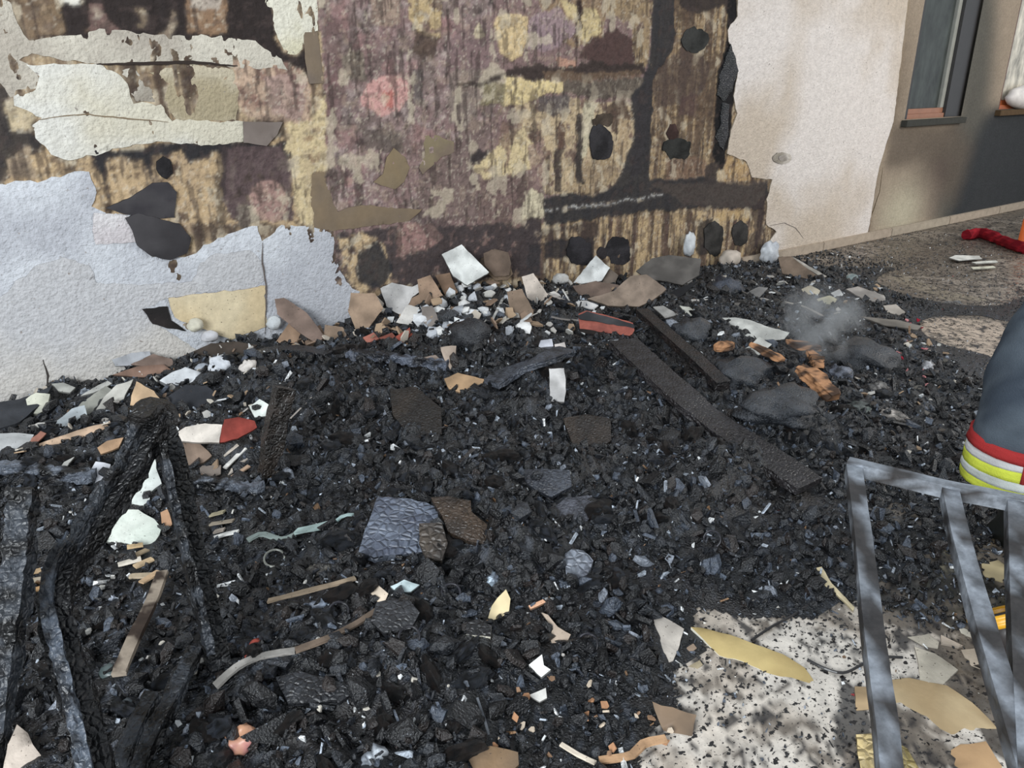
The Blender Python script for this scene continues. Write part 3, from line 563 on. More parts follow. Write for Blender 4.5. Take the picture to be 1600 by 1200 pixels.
# ------------------------------------------------------------ traced pieces lying on the heap
def hdir(p): v = Vector((-p.x, -p.y, 0)); return v.normalized()
def S(name, label, cat, poly, tilt=12, th=.012, c1=(190, 185, 176), c2=None, m='shard', lift=.016, yaw=0, group=None, anchor=None, **k):
    c2 = c2 or tuple(v*.82 for v in c1)
    cx = sum(p[0] for p in poly)/len(poly); cy = sum(p[1] for p in poly)/len(poly)
    if anchor: a = hit(*anchor)
    elif tilt > 35:
        b = max(poly, key=lambda p: p[1]); a = hit(b[0], b[1]-1); 
    else: a = hit(cx, cy)
    if a.y > WALL_Y-.06 and tilt > 35: a = Vector((a.x, WALL_Y-.06, a.z))
    h = Matrix.Rotation(R(yaw), 3, 'Z')@hdir(a)
    n = (h*math.sin(R(tilt))+Vector((0, 0, math.cos(R(tilt))))).normalized()
    if tilt < 50: FOOT.append([tuple(onplane(x, y, a+Vector((0, 0, lift)), n))[:2] for x, y in poly])
    if 'edge' not in k: k['edge'] = tuple(v*.7 for v in c1)
    k.setdefault('jag', .004)
    o = plate(name, poly, a+Vector((0, 0, lift)), n, th, c1, c2, m, **k)
    # keep clear of the wall
    my = max(v.co.y for v in o.data.vertices)+o.location.y
    if my > WALL_Y-.03: o.location.y -= my-(WALL_Y-.03)
    return tag(o, label, cat, group)
SH = [
 # along the wall, right half
 ('plaster_block', 'white plaster block standing on end against the sooty wall, left of the round tan dabs', 'plaster', [(673, 393), (703, 377), (745, 420), (712, 440), (690, 426)], 62, .03, (222, 224, 220), None),
 ('plaster_disc', 'round tan plaster disc leaning on the wall behind a smaller one', 'plaster', [(748, 394), (765, 387), (786, 392), (791, 410), (788, 428), (765, 430), (750, 412)], 74, .015, (116, 100, 88), None),
 ('plaster_disc', 'smaller round tan plaster disc in front of the larger disc', 'plaster', [(754, 412), (770, 402), (786, 408), (790, 425), (782, 435), (762, 434), (752, 424)], 66, .015, (134, 116, 98), None),
 ('plaster_shard', 'pale grey crumpled plaster shard at the left end of the wall rubble', 'plaster', [(590, 449), (608, 440), (640, 447), (652, 440), (668, 444), (640, 462), (624, 492), (600, 478)], 50, .012, (192, 190, 188), None),
 ('plaster_shard', 'tan plaster shard stepped in outline, standing below the white block', 'plaster', [(652, 437), (672, 430), (692, 462), (660, 474), (636, 484), (628, 476), (655, 460)], 60, .02, (156, 132, 112), None),
 ('plaster_shard', 'brown tan square plaster shard right beside the stepped tan one', 'plaster', [(676, 429), (698, 425), (711, 455), (694, 466)], 64, .02, (146, 120, 100), None),
 ('plaster_shard', 'large tan plaster shard leaning on the lower corner of the white wall coat', 'plaster', [(548, 457), (565, 459), (586, 458), (599, 482), (576, 512), (555, 514), (544, 486)], 62, .015, (158, 136, 116), None),
 ('plaster_shard', 'narrow brown plaster shard edge on beside the large tan one', 'plaster', [(586, 460), (600, 474), (598, 482), (584, 468)], 58, .01, (190, 180, 168), None),
 ('plaster_shard', 'long brown sloping plaster shard resting against the white wall coat', 'plaster', [(416, 459), (430, 457), (465, 480), (492, 515), (482, 528), (455, 512), (420, 482)], 66, .014, (130, 112, 102), None),
 ('plaster_shard', 'tan pointed plaster shard in front of the long brown sloping one', 'plaster', [(430, 535), (456, 498), (472, 525), (466, 537)], 56, .012, (160, 134, 112), None),
 ('plaster_shard', 'small brown plaster shard between the pointed tan one and the red chips', 'plaster', [(474, 522), (500, 508), (512, 530), (492, 540), (476, 536)], 48, .012, (140, 118, 100), None),
 ('plaster_shard', 'greyish tan flat shard lying right of the small brown one', 'plaster', [(508, 508), (535, 512), (546, 525), (520, 532), (506, 524)], 36, .012, (148, 128, 110), None),
 ('plaster_shard', 'pale bent plaster flake leaning near the foil heap', 'plaster', [(618, 504), (636, 476), (655, 480), (656, 500), (640, 508)], 55, .008, (204, 200, 194), None),
 ('plaster_shard', 'grey slab shard tucked behind the pale bent flake', 'plaster', [(658, 480), (675, 478), (688, 502), (672, 512), (660, 502)], 55, .012, (130, 122, 116), None),
 ('plaster_shard', 'pale rectangular plaster block leaning right of the tan slab', 'plaster', [(815, 433), (833, 428), (863, 470), (838, 476), (824, 466)], 58, .022, (206, 194, 182), None),
 ('plaster_shard', 'brown tan slab lying left of the pale rectangular block', 'plaster', [(792, 456), (816, 452), (834, 487), (831, 502), (806, 492), (796, 480)], 50, .015, (136, 118, 102), None),
 ('plaster_shard', 'white triangular plaster shard pointing up at the wall foot', 'plaster', [(892, 441), (927, 398), (949, 418), (936, 438), (905, 443)], 60, .02, (222, 224, 222), None),
 ('plaster_shard', 'small grey brown shard leaning on the white triangle', 'plaster', [(934, 427), (950, 418), (966, 430), (961, 444), (940, 446)], 55, .012, (122, 110, 100), None),
 ('plaster_shard', 'brown lumpy plaster slab below the white triangle', 'plaster', [(895, 448), (930, 440), (985, 450), (975, 462), (930, 468), (905, 462)], 40, .02, (120, 104, 94), None),
 ('plaster_shard', 'large rounded tan plaster slab in front of the grey flap', 'plaster', [(918, 468), (960, 455), (985, 432), (1010, 430), (1026, 440), (1041, 453), (1020, 470), (998, 480), (950, 478)], 46, .02, (146, 130, 116), None),
 ('board_flap', 'large dark grey curled board flap at the wall foot under the white clump', 'board', [(994, 424), (1018, 404), (1045, 399), (1096, 405), (1092, 430), (1066, 446), (1040, 440), (1010, 436)], 38, .012, (104, 100, 96), None),
 ('plaster_shard', 'small white shard lying on the dark grey flap', 'plaster', [(1058, 440), (1074, 430), (1082, 438), (1066, 448)], 30, .012, (210, 208, 204), None),
 ('board_strip', 'dark board strip curling under the grey flap', 'board', [(1018, 475), (1060, 450), (1090, 440), (1066, 462), (1030, 484)], 30, .01, (44, 44, 46), None),  # plain dark grey strip
 ('plaster_slab', 'tan slab leaning where the baseboard disappears under the debris', 'plaster', [(1216, 402), (1236, 401), (1276, 431), (1262, 436), (1222, 428)], 42, .016, (128, 112, 98), None),
 ('wood_strip', 'pale thin strip sloping down from the leaning tan slab', 'strip', [(1232, 402), (1240, 402), (1292, 432), (1286, 435)], 40, .008, (186, 180, 170), None),
 # middle of the heap
 ('melted_sheet', 'large white ragged sheet with two holes beside the smoke', 'sheet', [(1128, 497), (1150, 496), (1172, 500), (1200, 511), (1233, 520), (1226, 530), (1206, 532), (1190, 548), (1165, 531), (1133, 526), (1140, 514)], 24, .006, (206, 206, 200), None),
 ('melted_sheet', 'small white torn sheet just below the large ragged one', 'sheet', [(1152, 552), (1172, 540), (1186, 526), (1206, 538), (1192, 552), (1170, 562)], 24, .006, (200, 200, 194), None),
 ('plaster_shard', 'pale tan shard with a frayed lower edge lying on black char', 'plaster', [(694, 592), (715, 583), (742, 590), (766, 594), (768, 610), (742, 611), (718, 614), (702, 608)], 26, .014, (176, 146, 114), None),
 ('plaster_block', 'upright white rectangular block standing alone on the char', 'plaster', [(858, 577), (882, 576), (884, 612), (881, 629), (860, 628)], 38, .02, (196, 194, 192), None),
 ('plaster_shard', 'tan grey shard standing near the ribbed burnt rail', 'plaster', [(688, 543), (713, 540), (712, 562), (704, 578), (694, 562)], 50, .012, (170, 154, 140), None),
 ('plaster_shard', 'grey triangular shard lying on the end of the ribbed burnt rail', 'plaster', [(650, 561), (680, 555), (702, 575), (684, 578)], 24, .01, (150, 136, 126), None),
 ('plaster_cube', 'small white cube of plaster left of its twin below the brick', 'plaster', [(840, 534), (862, 531), (864, 543), (842, 545)], 30, .025, (200, 202, 210), None),
 ('plaster_cube', 'small white cube of plaster, the right and lower of two', 'plaster', [(866, 539), (882, 536), (887, 551), (870, 552)], 30, .02, (214, 206, 200), None),
 ('plaster_shard', 'pale strip shard lying level right of the pale rectangular block', 'plaster', [(858, 458), (866, 455), (892, 472), (884, 474)], 30, .01, (206, 202, 196), None),
 ('plaster_shard', 'white split shard lying above the red brick piece', 'plaster', [(886, 492), (895, 472), (916, 470), (936, 478), (926, 484), (908, 480), (902, 496)], 34, .012, (214, 212, 210), None),
 ('tile_piece', 'red tile shard standing among tan chips at the left foot of the foil heap', 'tile', [(616, 528), (640, 512), (641, 520), (630, 536)], 40, .01, (142, 74, 62), None),
 ('tile_piece', 'dull red tile shard lying flat left of the standing red shard', 'tile', [(592, 528), (612, 520), (622, 530), (606, 538)], 24, .01, (136, 82, 70), None),
 ('tile_piece', 'small red brown tile shard lowest of the red cluster', 'tile', [(604, 538), (628, 533), (632, 540), (612, 545)], 20, .01, (140, 74, 62), None),
 ('tile_piece', 'pinkish tile shard at the left end of the red cluster', 'tile', [(566, 528), (584, 520), (592, 530), (574, 537)], 24, .01, (172, 112, 98), None),
 ('quilted_slab', 'blue grey blistered foam slab in the centre foreground', 'foam', [(560, 866), (572, 830), (590, 780), (618, 782), (642, 783), (664, 788), (683, 796), (684, 812), (668, 830), (662, 866), (620, 872), (585, 874)], 16, .03, (98, 106, 120), (74, 80, 94)),
 ('char_plate', 'dark brown ridged plate right of the blue grey foam slab', 'board', [(673, 780), (700, 778), (735, 786), (737, 802), (762, 822), (757, 852), (732, 848), (700, 832), (690, 806)], 18, .02, (62, 50, 40), (44, 38, 34)),
 ('char_plate', 'brown grey blistered plate joined to the corner of the foam slab', 'board', [(655, 820), (690, 818), (700, 850), (690, 878), (665, 872), (655, 850)], 20, .02, (78, 70, 62), (54, 50, 48)),
 ('char_plate', 'dark grey angular char plate right of the centre', 'board', [(868, 792), (885, 778), (925, 775), (924, 800), (918, 818), (882, 821)], 18, .02, (74, 76, 84), (52, 54, 60)),
 ('char_plate', 'light grey blistered char piece below the dark angular plate', 'board', [(882, 868), (894, 860), (912, 862), (927, 878), (918, 900), (900, 908), (884, 900)], 18, .02, (124, 130, 140), (96, 100, 110)),
 ('char_plate', 'long grey char slab above the dark angular plate', 'board', [(814, 736), (850, 734), (890, 737), (894, 762), (862, 778), (838, 768), (824, 756)], 20, .02, (64, 68, 76), (46, 48, 54)),
 ('char_plate', 'brown black plate in the upper middle of the heap', 'board', [(610, 610), (650, 606), (690, 640), (690, 680), (640, 680), (614, 650)], 18, .02, (46, 40, 35), (32, 30, 29)),
 ('char_plate', 'brown weathered plate between the white block and the burnt plank', 'board', [(880, 655), (915, 650), (954, 655), (956, 690), (930, 704), (895, 696)], 20, .02, (54, 46, 40), (38, 34, 32)),
 ('char_plate', 'speckled dark round plate in the lower middle', 'board', [(588, 942), (612, 936), (640, 940), (656, 958), (642, 984), (600, 992), (580, 972)], 16, .015, (48, 49, 52), (36, 37, 40)),
 ('char_plate', 'small black plate with a white front edge', 'board', [(728, 976), (748, 968), (768, 978), (766, 996), (728, 994)], 18, .014, (38, 36, 38), (28, 28, 30)),
 ('char_plate', 'dark flaky plate in the lower left of the middle', 'board', [(430, 1060), (470, 1050), (520, 1062), (560, 1078), (530, 1098), (450, 1100)], 14, .015, (44, 46, 50), (30, 31, 34)),
 # left side
 ('slab_shard', 'dark grey slab at the left edge below the white wall', 'slab', [(-40, 640), (30, 625), (82, 605), (62, 636), (32, 662), (-40, 684)], 18, .02, (62, 64, 68), None),
 ('plaster_lump', 'cream plaster lump on the dark grey slab', 'plaster', [(40, 626), (56, 615), (79, 618), (74, 640), (60, 649), (46, 648)], 40, .03, (206, 206, 190), None),
 ('slab_shard', 'grey flat shard just right of the wall crack', 'slab', [(80, 600), (100, 598), (118, 606), (110, 614), (92, 612)], 24, .012, (166, 166, 160), None),
 ('slab_shard', 'long grey green slab among the left stack of shards', 'slab', [(104, 655), (128, 630), (166, 604), (176, 611), (152, 640), (120, 660)], 30, .014, (146, 146, 138), None),
 ('slab_shard', 'pale slab lying over the long grey green one', 'slab', [(142, 655), (162, 622), (182, 603), (208, 594), (194, 624), (165, 642)], 30, .014, (192, 190, 182), None),
 ('slab_shard', 'narrow white strip shard at the top of the left stack', 'slab', [(126, 620), (134, 613), (168, 596), (175, 600), (148, 614)], 30, .012, (190, 190, 184), None),
 ('slab_shard', 'bluish white slab in the middle of the left stack', 'slab', [(68, 672), (92, 656), (112, 640), (132, 634), (136, 650), (110, 668), (84, 680)], 26, .014, (184, 192, 196), None),
 ('slab_shard', 'brown sided slab with a white edge lowest of the left stack', 'slab', [(56, 696), (72, 690), (120, 674), (172, 660), (176, 666), (150, 680), (118, 690), (80, 700)], 34, .02, (192, 166, 142), None),
 ('slab_shard', 'pale grey slab at the far left of the stack', 'slab', [(-30, 680), (20, 676), (54, 680), (40, 700), (18, 718), (-30, 722)], 20, .016, (176, 178, 178), None),
 ('tile_piece', 'thin red brown tile strip crossing the left stack', 'tile', [(26, 708), (40, 694), (64, 674), (72, 678), (48, 702), (34, 714)], 26, .01, (150, 106, 92), None),
 ('slab_shard', 'tan narrow shard left of the burnt chair leg', 'slab', [(152, 700), (168, 690), (192, 684), (186, 700), (158, 710)], 28, .012, (182, 150, 120), None),
 ('plaster_shard', 'tan triangular shard above the top of the burnt chair legs', 'plaster', [(203, 634), (208, 612), (214, 596), (240, 612), (258, 632), (240, 640), (222, 634)], 48, .014, (198, 170, 138), None),
 ('slab_shard', 'dark grey oval slab right of the tan triangular shard', 'slab', [(262, 622), (290, 603), (322, 604), (345, 620), (358, 634), (344, 643), (304, 641), (272, 640)], 30, .018, (58, 60, 65), None),
 ('plaster_block', 'white crumbly block above the dark grey oval slab', 'plaster', [(250, 598), (268, 585), (290, 575), (328, 587), (329, 606), (300, 603), (262, 604)], 34, .03, (206, 209, 212), None),
 ('slab_shard', 'brown shard lying at the foot of the left wall', 'slab', [(176, 586), (215, 573), (256, 570), (272, 580), (225, 590)], 34, .012, (136, 110, 96), None),
 ('slab_shard', 'grey brown shard leaning on the white wall foot', 'slab', [(204, 570), (240, 553), (268, 562), (276, 572), (240, 576)], 44, .012, (130, 112, 102), None),
 ('slab_shard', 'grey shard standing against the left wall foot', 'slab', [(175, 562), (205, 552), (234, 549), (236, 558), (206, 572), (180, 572)], 56, .012, (160, 162, 166), None),
 ('slab_shard', 'dark brown flat slab lying below the yellowish board', 'slab', [(296, 552), (330, 538), (370, 534), (402, 540), (388, 552), (330, 558)], 30, .014, (72, 64, 58), None),
 ('plaster_shard', 'pale green white shard at the right of the red painted piece', 'plaster', [(390, 636), (405, 624), (419, 633), (416, 650), (398, 653)], 40, .014, (226, 232, 226), None),
 ('tile_piece', 'bright red painted shard left of the burnt upright', 'tile', [(342, 692), (350, 656), (372, 652), (398, 658), (402, 668), (372, 686)], 40, .012, (136, 62, 54), None),
 ('plaster_shard', 'white flaky shard left of the bright red piece', 'plaster', [(274, 678), (290, 668), (320, 662), (347, 664), (342, 692), (310, 692), (284, 690)], 36, .014, (206, 198, 188), None),
 ('plaster_shard', 'brown shard below the white flaky one', 'plaster', [(275, 694), (310, 692), (332, 712), (318, 724), (292, 728)], 34, .014, (136, 118, 104), None),
 ('plaster_shard', 'grey shard beneath the thin strips by the burnt chair leg', 'plaster', [(302, 742), (316, 728), (345, 727), (344, 742), (330, 748)], 28, .012, (128, 118, 110), None),
 ('plaster_shard', 'large pale green white shard seen between the burnt chair legs, the lower one', 'plaster', [(162, 846), (176, 814), (194, 798), (216, 798), (242, 812), (252, 828), (244, 846), (226, 856), (196, 850)], 20, .014, (204, 209, 200), (194, 202, 192)),
 ('plaster_shard', 'tall white shard seen between the burnt chair legs, the upper one', 'plaster', [(194, 789), (206, 760), (222, 722), (236, 703), (242, 718), (246, 738), (252, 756), (233, 772), (236, 795), (222, 798)], 24, .014, (208, 214, 208), (196, 200, 196)),
 ('plaster_shard', 'white square shard left of the burnt chair leg', 'plaster', [(137, 746), (150, 722), (173, 727), (166, 748), (150, 760)], 34, .014, (208, 210, 216), None),
 ('plaster_shard', 'thin white sliver lying left of the white square shard', 'plaster', [(89, 738), (100, 722), (116, 715), (102, 732)], 26, .008, (206, 206, 200), None),
 ('clay_lump', 'small tan rounded clay lump beside the pale green shard', 'lump', [(250, 802), (262, 798), (269, 820), (264, 828), (254, 824)], 30, .02, (172, 136, 108), None),
 # lower foreground
 ('curled_blade', 'cream curved blade shaped shell standing in black char', 'shell', [(762, 966), (768, 948), (776, 934), (790, 922), (797, 936), (795, 955), (784, 964), (770, 969)], 34, .008, (222, 204, 162), None),
 ('white_shard', 'white faceted shard with a grey side in the lower middle', 'shard', [(825, 1040), (846, 1023), (850, 1040), (860, 1046), (846, 1058), (838, 1052)], 30, .02, (226, 226, 222), None),
 ('white_shard', 'small white triangular shard below the faceted white one', 'shard', [(825, 1087), (853, 1077), (856, 1092), (845, 1098)], 30, .014, (230, 228, 222), None),
 ('white_shard', 'pale blue green leaf shaped shard below the blue grey foam slab', 'shard', [(611, 917), (632, 907), (656, 914), (642, 925), (621, 927)], 24, .01, (186, 202, 204), None),
 ('white_shard', 'tan and white curled scrap left of the leaf shaped shard', 'shard', [(578, 925), (592, 916), (606, 928), (602, 942), (590, 942)], 34, .012, (212, 196, 176), None),
 ('tan_scrap', 'tan grey wing shaped scrap right of the cream blade', 'scrap', [(845, 958), (856, 962), (872, 980), (893, 992), (886, 1004), (862, 1005), (858, 992), (864, 984)], 28, .01, (172, 156, 140), None),
 ('tan_scrap', 'small tan stick like scrap above the wing shaped scrap', 'scrap', [(826, 946), (848, 936), (852, 940), (830, 952)], 24, .012, (204, 160, 130), None),
 ('board_strip', 'long curved olive board strip with a pale edge lying on the pale floor', 'board', [(1080, 982), (1100, 984), (1140, 992), (1180, 1008), (1222, 1024), (1258, 1046), (1272, 1066), (1284, 1086), (1266, 1087), (1240, 1078), (1196, 1053), (1160, 1036), (1124, 1026), (1100, 1004)], 10, .014, (186, 166, 116), (166, 146, 100)),
 ('floor_shard', 'white pointed shard at the left end of the olive board strip', 'shard', [(1020, 960), (1034, 962), (1069, 983), (1062, 1008), (1052, 1034), (1042, 1038), (1030, 1030), (1024, 990)], 8, .01, (196, 188, 178), None),
 ('floor_shard', 'small brown grey scrap right of the white pointed shard', 'shard', [(1058, 1022), (1082, 1006), (1088, 1014), (1070, 1030)], 14, .012, (140, 122, 106), None),
 ('floor_shard', 'small pale rectangular scrap under the olive strip', 'shard', [(1068, 1046), (1092, 1032), (1098, 1040), (1078, 1052)], 12, .012, (178, 164, 136), None),
 ('glass_shard', 'brown smoky triangular shard standing at the bottom edge', 'glass', [(1018, 1097), (1050, 1106), (1088, 1118), (1078, 1160), (1064, 1194), (1044, 1160)], 32, .008, (124, 104, 84), (92, 78, 64)),
 ('round_lid', 'brown rough round piece cut by the bottom edge', 'lid', [(731, 1184), (744, 1172), (766, 1167), (792, 1172), (810, 1176), (811, 1196), (790, 1215), (745, 1215)], 18, .012, (132, 108, 82), (104, 88, 72)),
 ('pink_scrap', 'pale pinkish slab piece at the bottom left corner', 'slab', [(-20, 1185), (14, 1164), (26, 1134), (44, 1148), (52, 1166), (66, 1182), (30, 1215), (-20, 1215)], 20, .016, (190, 178, 166), None),
 ('floor_shard', 'pale four sided shard with a long point right of the metal rail', 'shard', [(1430, 1012), (1460, 1022), (1496, 1048), (1470, 1074), (1437, 1088), (1436, 1050)], 3, .01, (198, 190, 174), None),
 ('floor_shard', 'small pale shard first of the row above the four sided one', 'shard', [(1419, 996), (1450, 990), (1468, 1004), (1466, 1014), (1442, 1010)], 4, .008, (204, 196, 180), None),
 ('floor_shard', 'small pale shard in the middle of the row by the metal rail', 'shard', [(1470, 992), (1506, 1010), (1498, 1012), (1470, 1006)], 4, .008, (198, 184, 168), None),
 ('floor_shard', 'small pale shard last of the row reaching under the second rail', 'shard', [(1482, 989), (1506, 983), (1528, 994), (1524, 1008), (1500, 1004)], 4, .008, (206, 200, 184), None),
 ('floor_shard', 'pale upright oblong shard under the second rail', 'shard', [(1501, 1016), (1530, 1012), (1546, 1068), (1530, 1071)], 3, .008, (196, 182, 164), None),
 ('floor_shard', 'long beige shard at the right edge of the floor', 'shard', [(1552, 1012), (1640, 1010), (1640, 1130), (1584, 1124)], 3, .01, (190, 168, 140), None),
 ('beige_board', 'large beige board piece lying between the two metal rails', 'board', [(1374, 1064), (1420, 1060), (1480, 1072), (1520, 1100), (1560, 1140), (1568, 1152), (1540, 1140), (1515, 1144), (1490, 1160), (1460, 1168), (1430, 1146), (1398, 1120), (1380, 1100)], 3, .012, (184, 164, 130), (168, 146, 112)),
 ('beige_board', 'small beige board piece left of the first metal rail', 'board', [(1335, 1072), (1364, 1074), (1366, 1108), (1338, 1112)], 3, .01, (190, 164, 128), None),
 ('foam_piece', 'yellow foam strip at the bottom by the first metal rail', 'foam', [(1336, 1152), (1372, 1152), (1384, 1220), (1346, 1220)], 4, .03, (206, 184, 132), None),
 ('foam_piece', 'olive foam wedge right of the yellow strip', 'foam', [(1394, 1160), (1416, 1172), (1442, 1215), (1396, 1220)], 4, .02, (156, 140, 88), None),
 ('beige_board', 'glossy tan board piece at the bottom right', 'board', [(1476, 1180), (1500, 1166), (1540, 1160), (1566, 1200), (1560, 1215), (1486, 1215)], 4, .014, (188, 154, 116), None),
 ('cream_strip', 'thin cream strip running down to the pale floor left of the rail', 'strip', [(1276, 888), (1284, 886), (1300, 912), (1334, 950), (1332, 956), (1304, 926), (1286, 914)], 8, .008, (206, 192, 158), None),
 ('tan_board', 'tan board scrap under the second metal rail by the yellow rim', 'board', [(1534, 882), (1560, 876), (1576, 890), (1566, 912), (1536, 902)], 6, .01, (186, 170, 134), None),
 ('white_strip', 'widest of three white strips on the far floor', 'strip', [(1483, 403), (1492, 399), (1530, 399), (1534, 404), (1498, 408)], 2, .01, (222, 222, 216), None),
 ('white_strip', 'middle white strip on the far floor', 'strip', [(1518, 410), (1556, 406), (1560, 409), (1524, 413)], 2, .01, (214, 214, 206), None),
 ('white_strip', 'lowest of three white strips on the far floor', 'strip', [(1516, 418), (1552, 415), (1556, 418), (1520, 421)], 2, .01, (210, 208, 190), None),
 ('plastic_scrap', 'cream crumpled scrap among the rubble near the baseboard', 'scrap', [(1252, 452), (1266, 446), (1282, 454), (1274, 472), (1262, 468)], 34, .008, (200, 190, 168), None),
 ('plastic_scrap', 'cream loop shaped scrap right of the crumpled one', 'scrap', [(1276, 468), (1296, 462), (1308, 468), (1304, 476), (1286, 478)], 24, .01, (188, 182, 156), None),
 ('plastic_scrap', 'white small scrap above the cream loop', 'scrap', [(1298, 458), (1312, 452), (1320, 464), (1308, 468)], 30, .008, (206, 206, 204), None),
 ('board_strip', 'long pale grey board lying toward the baseboard', 'board', [(1322, 452), (1340, 448), (1382, 462), (1384, 474), (1352, 470)], 12, .012, (170, 164, 158), None),
 ('board_strip', 'narrow pale board end left of the tan floor patch', 'board', [(1380, 478), (1400, 476), (1414, 488), (1406, 494), (1386, 488)], 10, .012, (184, 176, 166), None),
 ('board_strip', 'long thin grey board pointing at the tan floor patch', 'board', [(1345, 495), (1400, 500), (1440, 510), (1434, 516), (1380, 508)], 8, .01, (130, 124, 116), None),
 ('grey_flake', 'grey bent flake lying right of the blue black bag', 'flake', [(1166, 458), (1186, 448), (1200, 450), (1186, 466), (1172, 468)], 26, .01, (140, 138, 136), None),
 ('grey_flake', 'grey long flake near the top of the burnt plank', 'flake', [(1020, 480), (1036, 478), (1060, 492), (1040, 498)], 22, .01, (160, 158, 154), None),
 ('grey_flake', 'pale flake right of the long grey one near the plank top', 'flake', [(1062, 478), (1076, 480), (1096, 494), (1080, 500)], 30, .01, (186, 186, 176), None),
 ('grey_flake', 'thin pale sliver above the pale flake near the plank top', 'flake', [(1060, 478), (1082, 468), (1106, 468), (1084, 476)], 26, .008, (190, 186, 180), None),
]
MAT_OF = {'foam': 'quilt', 'tile': 'brick', 'board': 'board', 'glass': 'plastic', 'shell': 'paint'}
for nm, lb, ct, pl, tl, th, c1, c2 in SH:
    mm = 'quilt' if nm in ('quilted_slab',) or 'blistered' in lb else 'charwood' if nm == 'char_plate' else MAT_OF.get(ct, 'shard')
    S(nm, lb, ct, pl, tl, th, c1, c2, mm, lift=.006 if pl[0][0] > 1010 and pl[0][1] > 880 else .034, relief=.006 if th > .012 else .003,
      **({'edge': (220, 216, 200)} if 'white front edge' in lb or 'pale edge' in lb or 'white edge' in lb else {}), cs=14)

# ------------------------------------------------------------ rods, beams, tubes
def sweep(name, pts, sec, c1, c2, m, parent=None, rough=0, crack=0, step=.02, rad=None, twist=0, smooth=True, cap=True):
    """sec: list of (a,b) section points; pts: 3-D polyline"""
    P = [Vector(p) for p in pts]; D = [0]
    for a, b in zip(P[:-1], P[1:]): D.append(D[-1]+(b-a).length)
    n = max(2, int(D[-1]/step)); Q = []; T = []
    for i in range(n+1):
        d = D[-1]*i/n; k = max(j for j in range(len(D)-1) if D[j] <= d+1e-9); t = (d-D[k])/(D[k+1]-D[k])
        # Catmull-Rom
        p0 = P[max(0, k-1)]; p1 = P[k]; p2 = P[k+1]; p3 = P[min(len(P)-1, k+2)]
        if smooth: q_ = .5*((2*p1)+(p2-p0)*t+(2*p0-5*p1+4*p2-p3)*t*t+(3*p1-p0-3*p2+p3)*t**3)
        else: q_ = p1.lerp(p2, t)
        Q.append(q_)
    cen = sum(Q, Vector())/len(Q); V = []; s = random.random()*99
    ref = Vector((0, 0, 1))
    if abs((Q[-1]-Q[0]).normalized().z) > .75: ref = Vector((0, -1, 0))
    for i, q_ in enumerate(Q):
        t = (Q[min(n, i+1)]-Q[max(0, i-1)]).normalized(); u = t.cross(ref).normalized(); v = u.cross(t)
        r = rad(i/n) if rad else 1; d = D[-1]*i/n
        ck = 1
        if crack: ck = 1-crack*float(ss(.52, .7, vn(np.array([d/.022+s]), np.array([s]), 3))[0])
        for j, (a, b) in enumerate(sec):
            e = 1+rough*2*(float(fbm(np.array([a*18+s+d*9]), np.array([b*18+d*14+j*.7]), 5, 3)[0])-.5)*1.6
            kk = 1
            if crack: kk = 1-crack*float(ss(.5, .62, vn(np.array([d/.018+s]), np.array([j*.45+s]), 8))[0])
            V.append(q_-cen+(u*a+v*b)*r*e*kk)
    m_ = len(sec); F4 = []
    for i in range(n):
        for j in range(m_): k = (j+1) % m_; F4.append((i*m_+j, i*m_+k, (i+1)*m_+k, (i+1)*m_+j))
    V = np.array([tuple(v) for v in V]); F3 = [(a, b, c) for a, b, c, d in F4]+[(a, c, d) for a, b, c, d in F4]
    if cap:
        F3 += [(0, j+1, j) for j in range(1, m_-1)]+[(n*m_, n*m_+j, n*m_+j+1) for j in range(1, m_-1)]
    f = ss(.4, .6, fbm(V[:, 0]*22+s, V[:, 1]*22+V[:, 2]*26, 9, 4))[:, None]
    return link(name, npmesh(name, V, F3, lin(c1)*(1-f)+lin(c2)*f, False), M[m], parent, cen if parent is None else cen)
def rect(w_, h_, k=3):
    o = []
    for (x0, y0), (x1, y1) in zip([(-1, -1), (1, -1), (1, 1), (-1, 1)], [(1, -1), (1, 1), (-1, 1), (-1, -1)]):
        for i in range(k): t = i/k; o.append((w_/2*(x0+(x1-x0)*t), h_/2*(y0+(y1-y0)*t)))
    return o
def circ(r, n=8): return [(r*math.cos(2*math.pi*i/n), r*math.sin(2*math.pi*i/n)) for i in range(n)]
BK = (12, 12, 13); BG = (52, 56, 62)
def onheap(pts, lift, w=.018):
    CAPS.append(([tuple(hit(*p))[:2] for p in pts], w)); return [hit(*p)+Vector((0, 0, lift)) for p in pts]
# burnt chair frame, left foreground
ch = empty('burnt_chair_frame', tuple(G(260, 1000, 0)), 'charred wooden chair frame, two bent legs meeting at the top, in the left foreground', 'chair')
def kid(o, root): o.parent = root; o.matrix_parent_inverse = Matrix.Translation(-root.location); return o
bw = rect(.058, .04, 4)
apex = at(247, 652, 2.02)
kid(sweep('leg', [apex, at(215, 720, 1.93), at(165, 800, 1.84), at(118, 868, 1.78), at(88, 925, 1.70), at(98, 1010, 1.62), at(125, 1100, 1.52), at(150, 1210, 1.40), at(165, 1300, 1.30)], rect(.066, .045, 5), (9, 9, 10), (24, 24, 26), 'charwood', rough=.1, crack=.12, step=.009), ch)
kid(sweep('leg_lining', [at(106, 850, 1.77), at(86, 890, 1.73), at(76, 935, 1.68), at(88, 1010, 1.59), at(110, 1100, 1.49), at(134, 1210, 1.37), at(146, 1300, 1.28)], rect(.026, .045, 4), (30, 33, 38), (74, 81, 91), 'charwood', rough=.2, crack=.2, step=.009), ch)
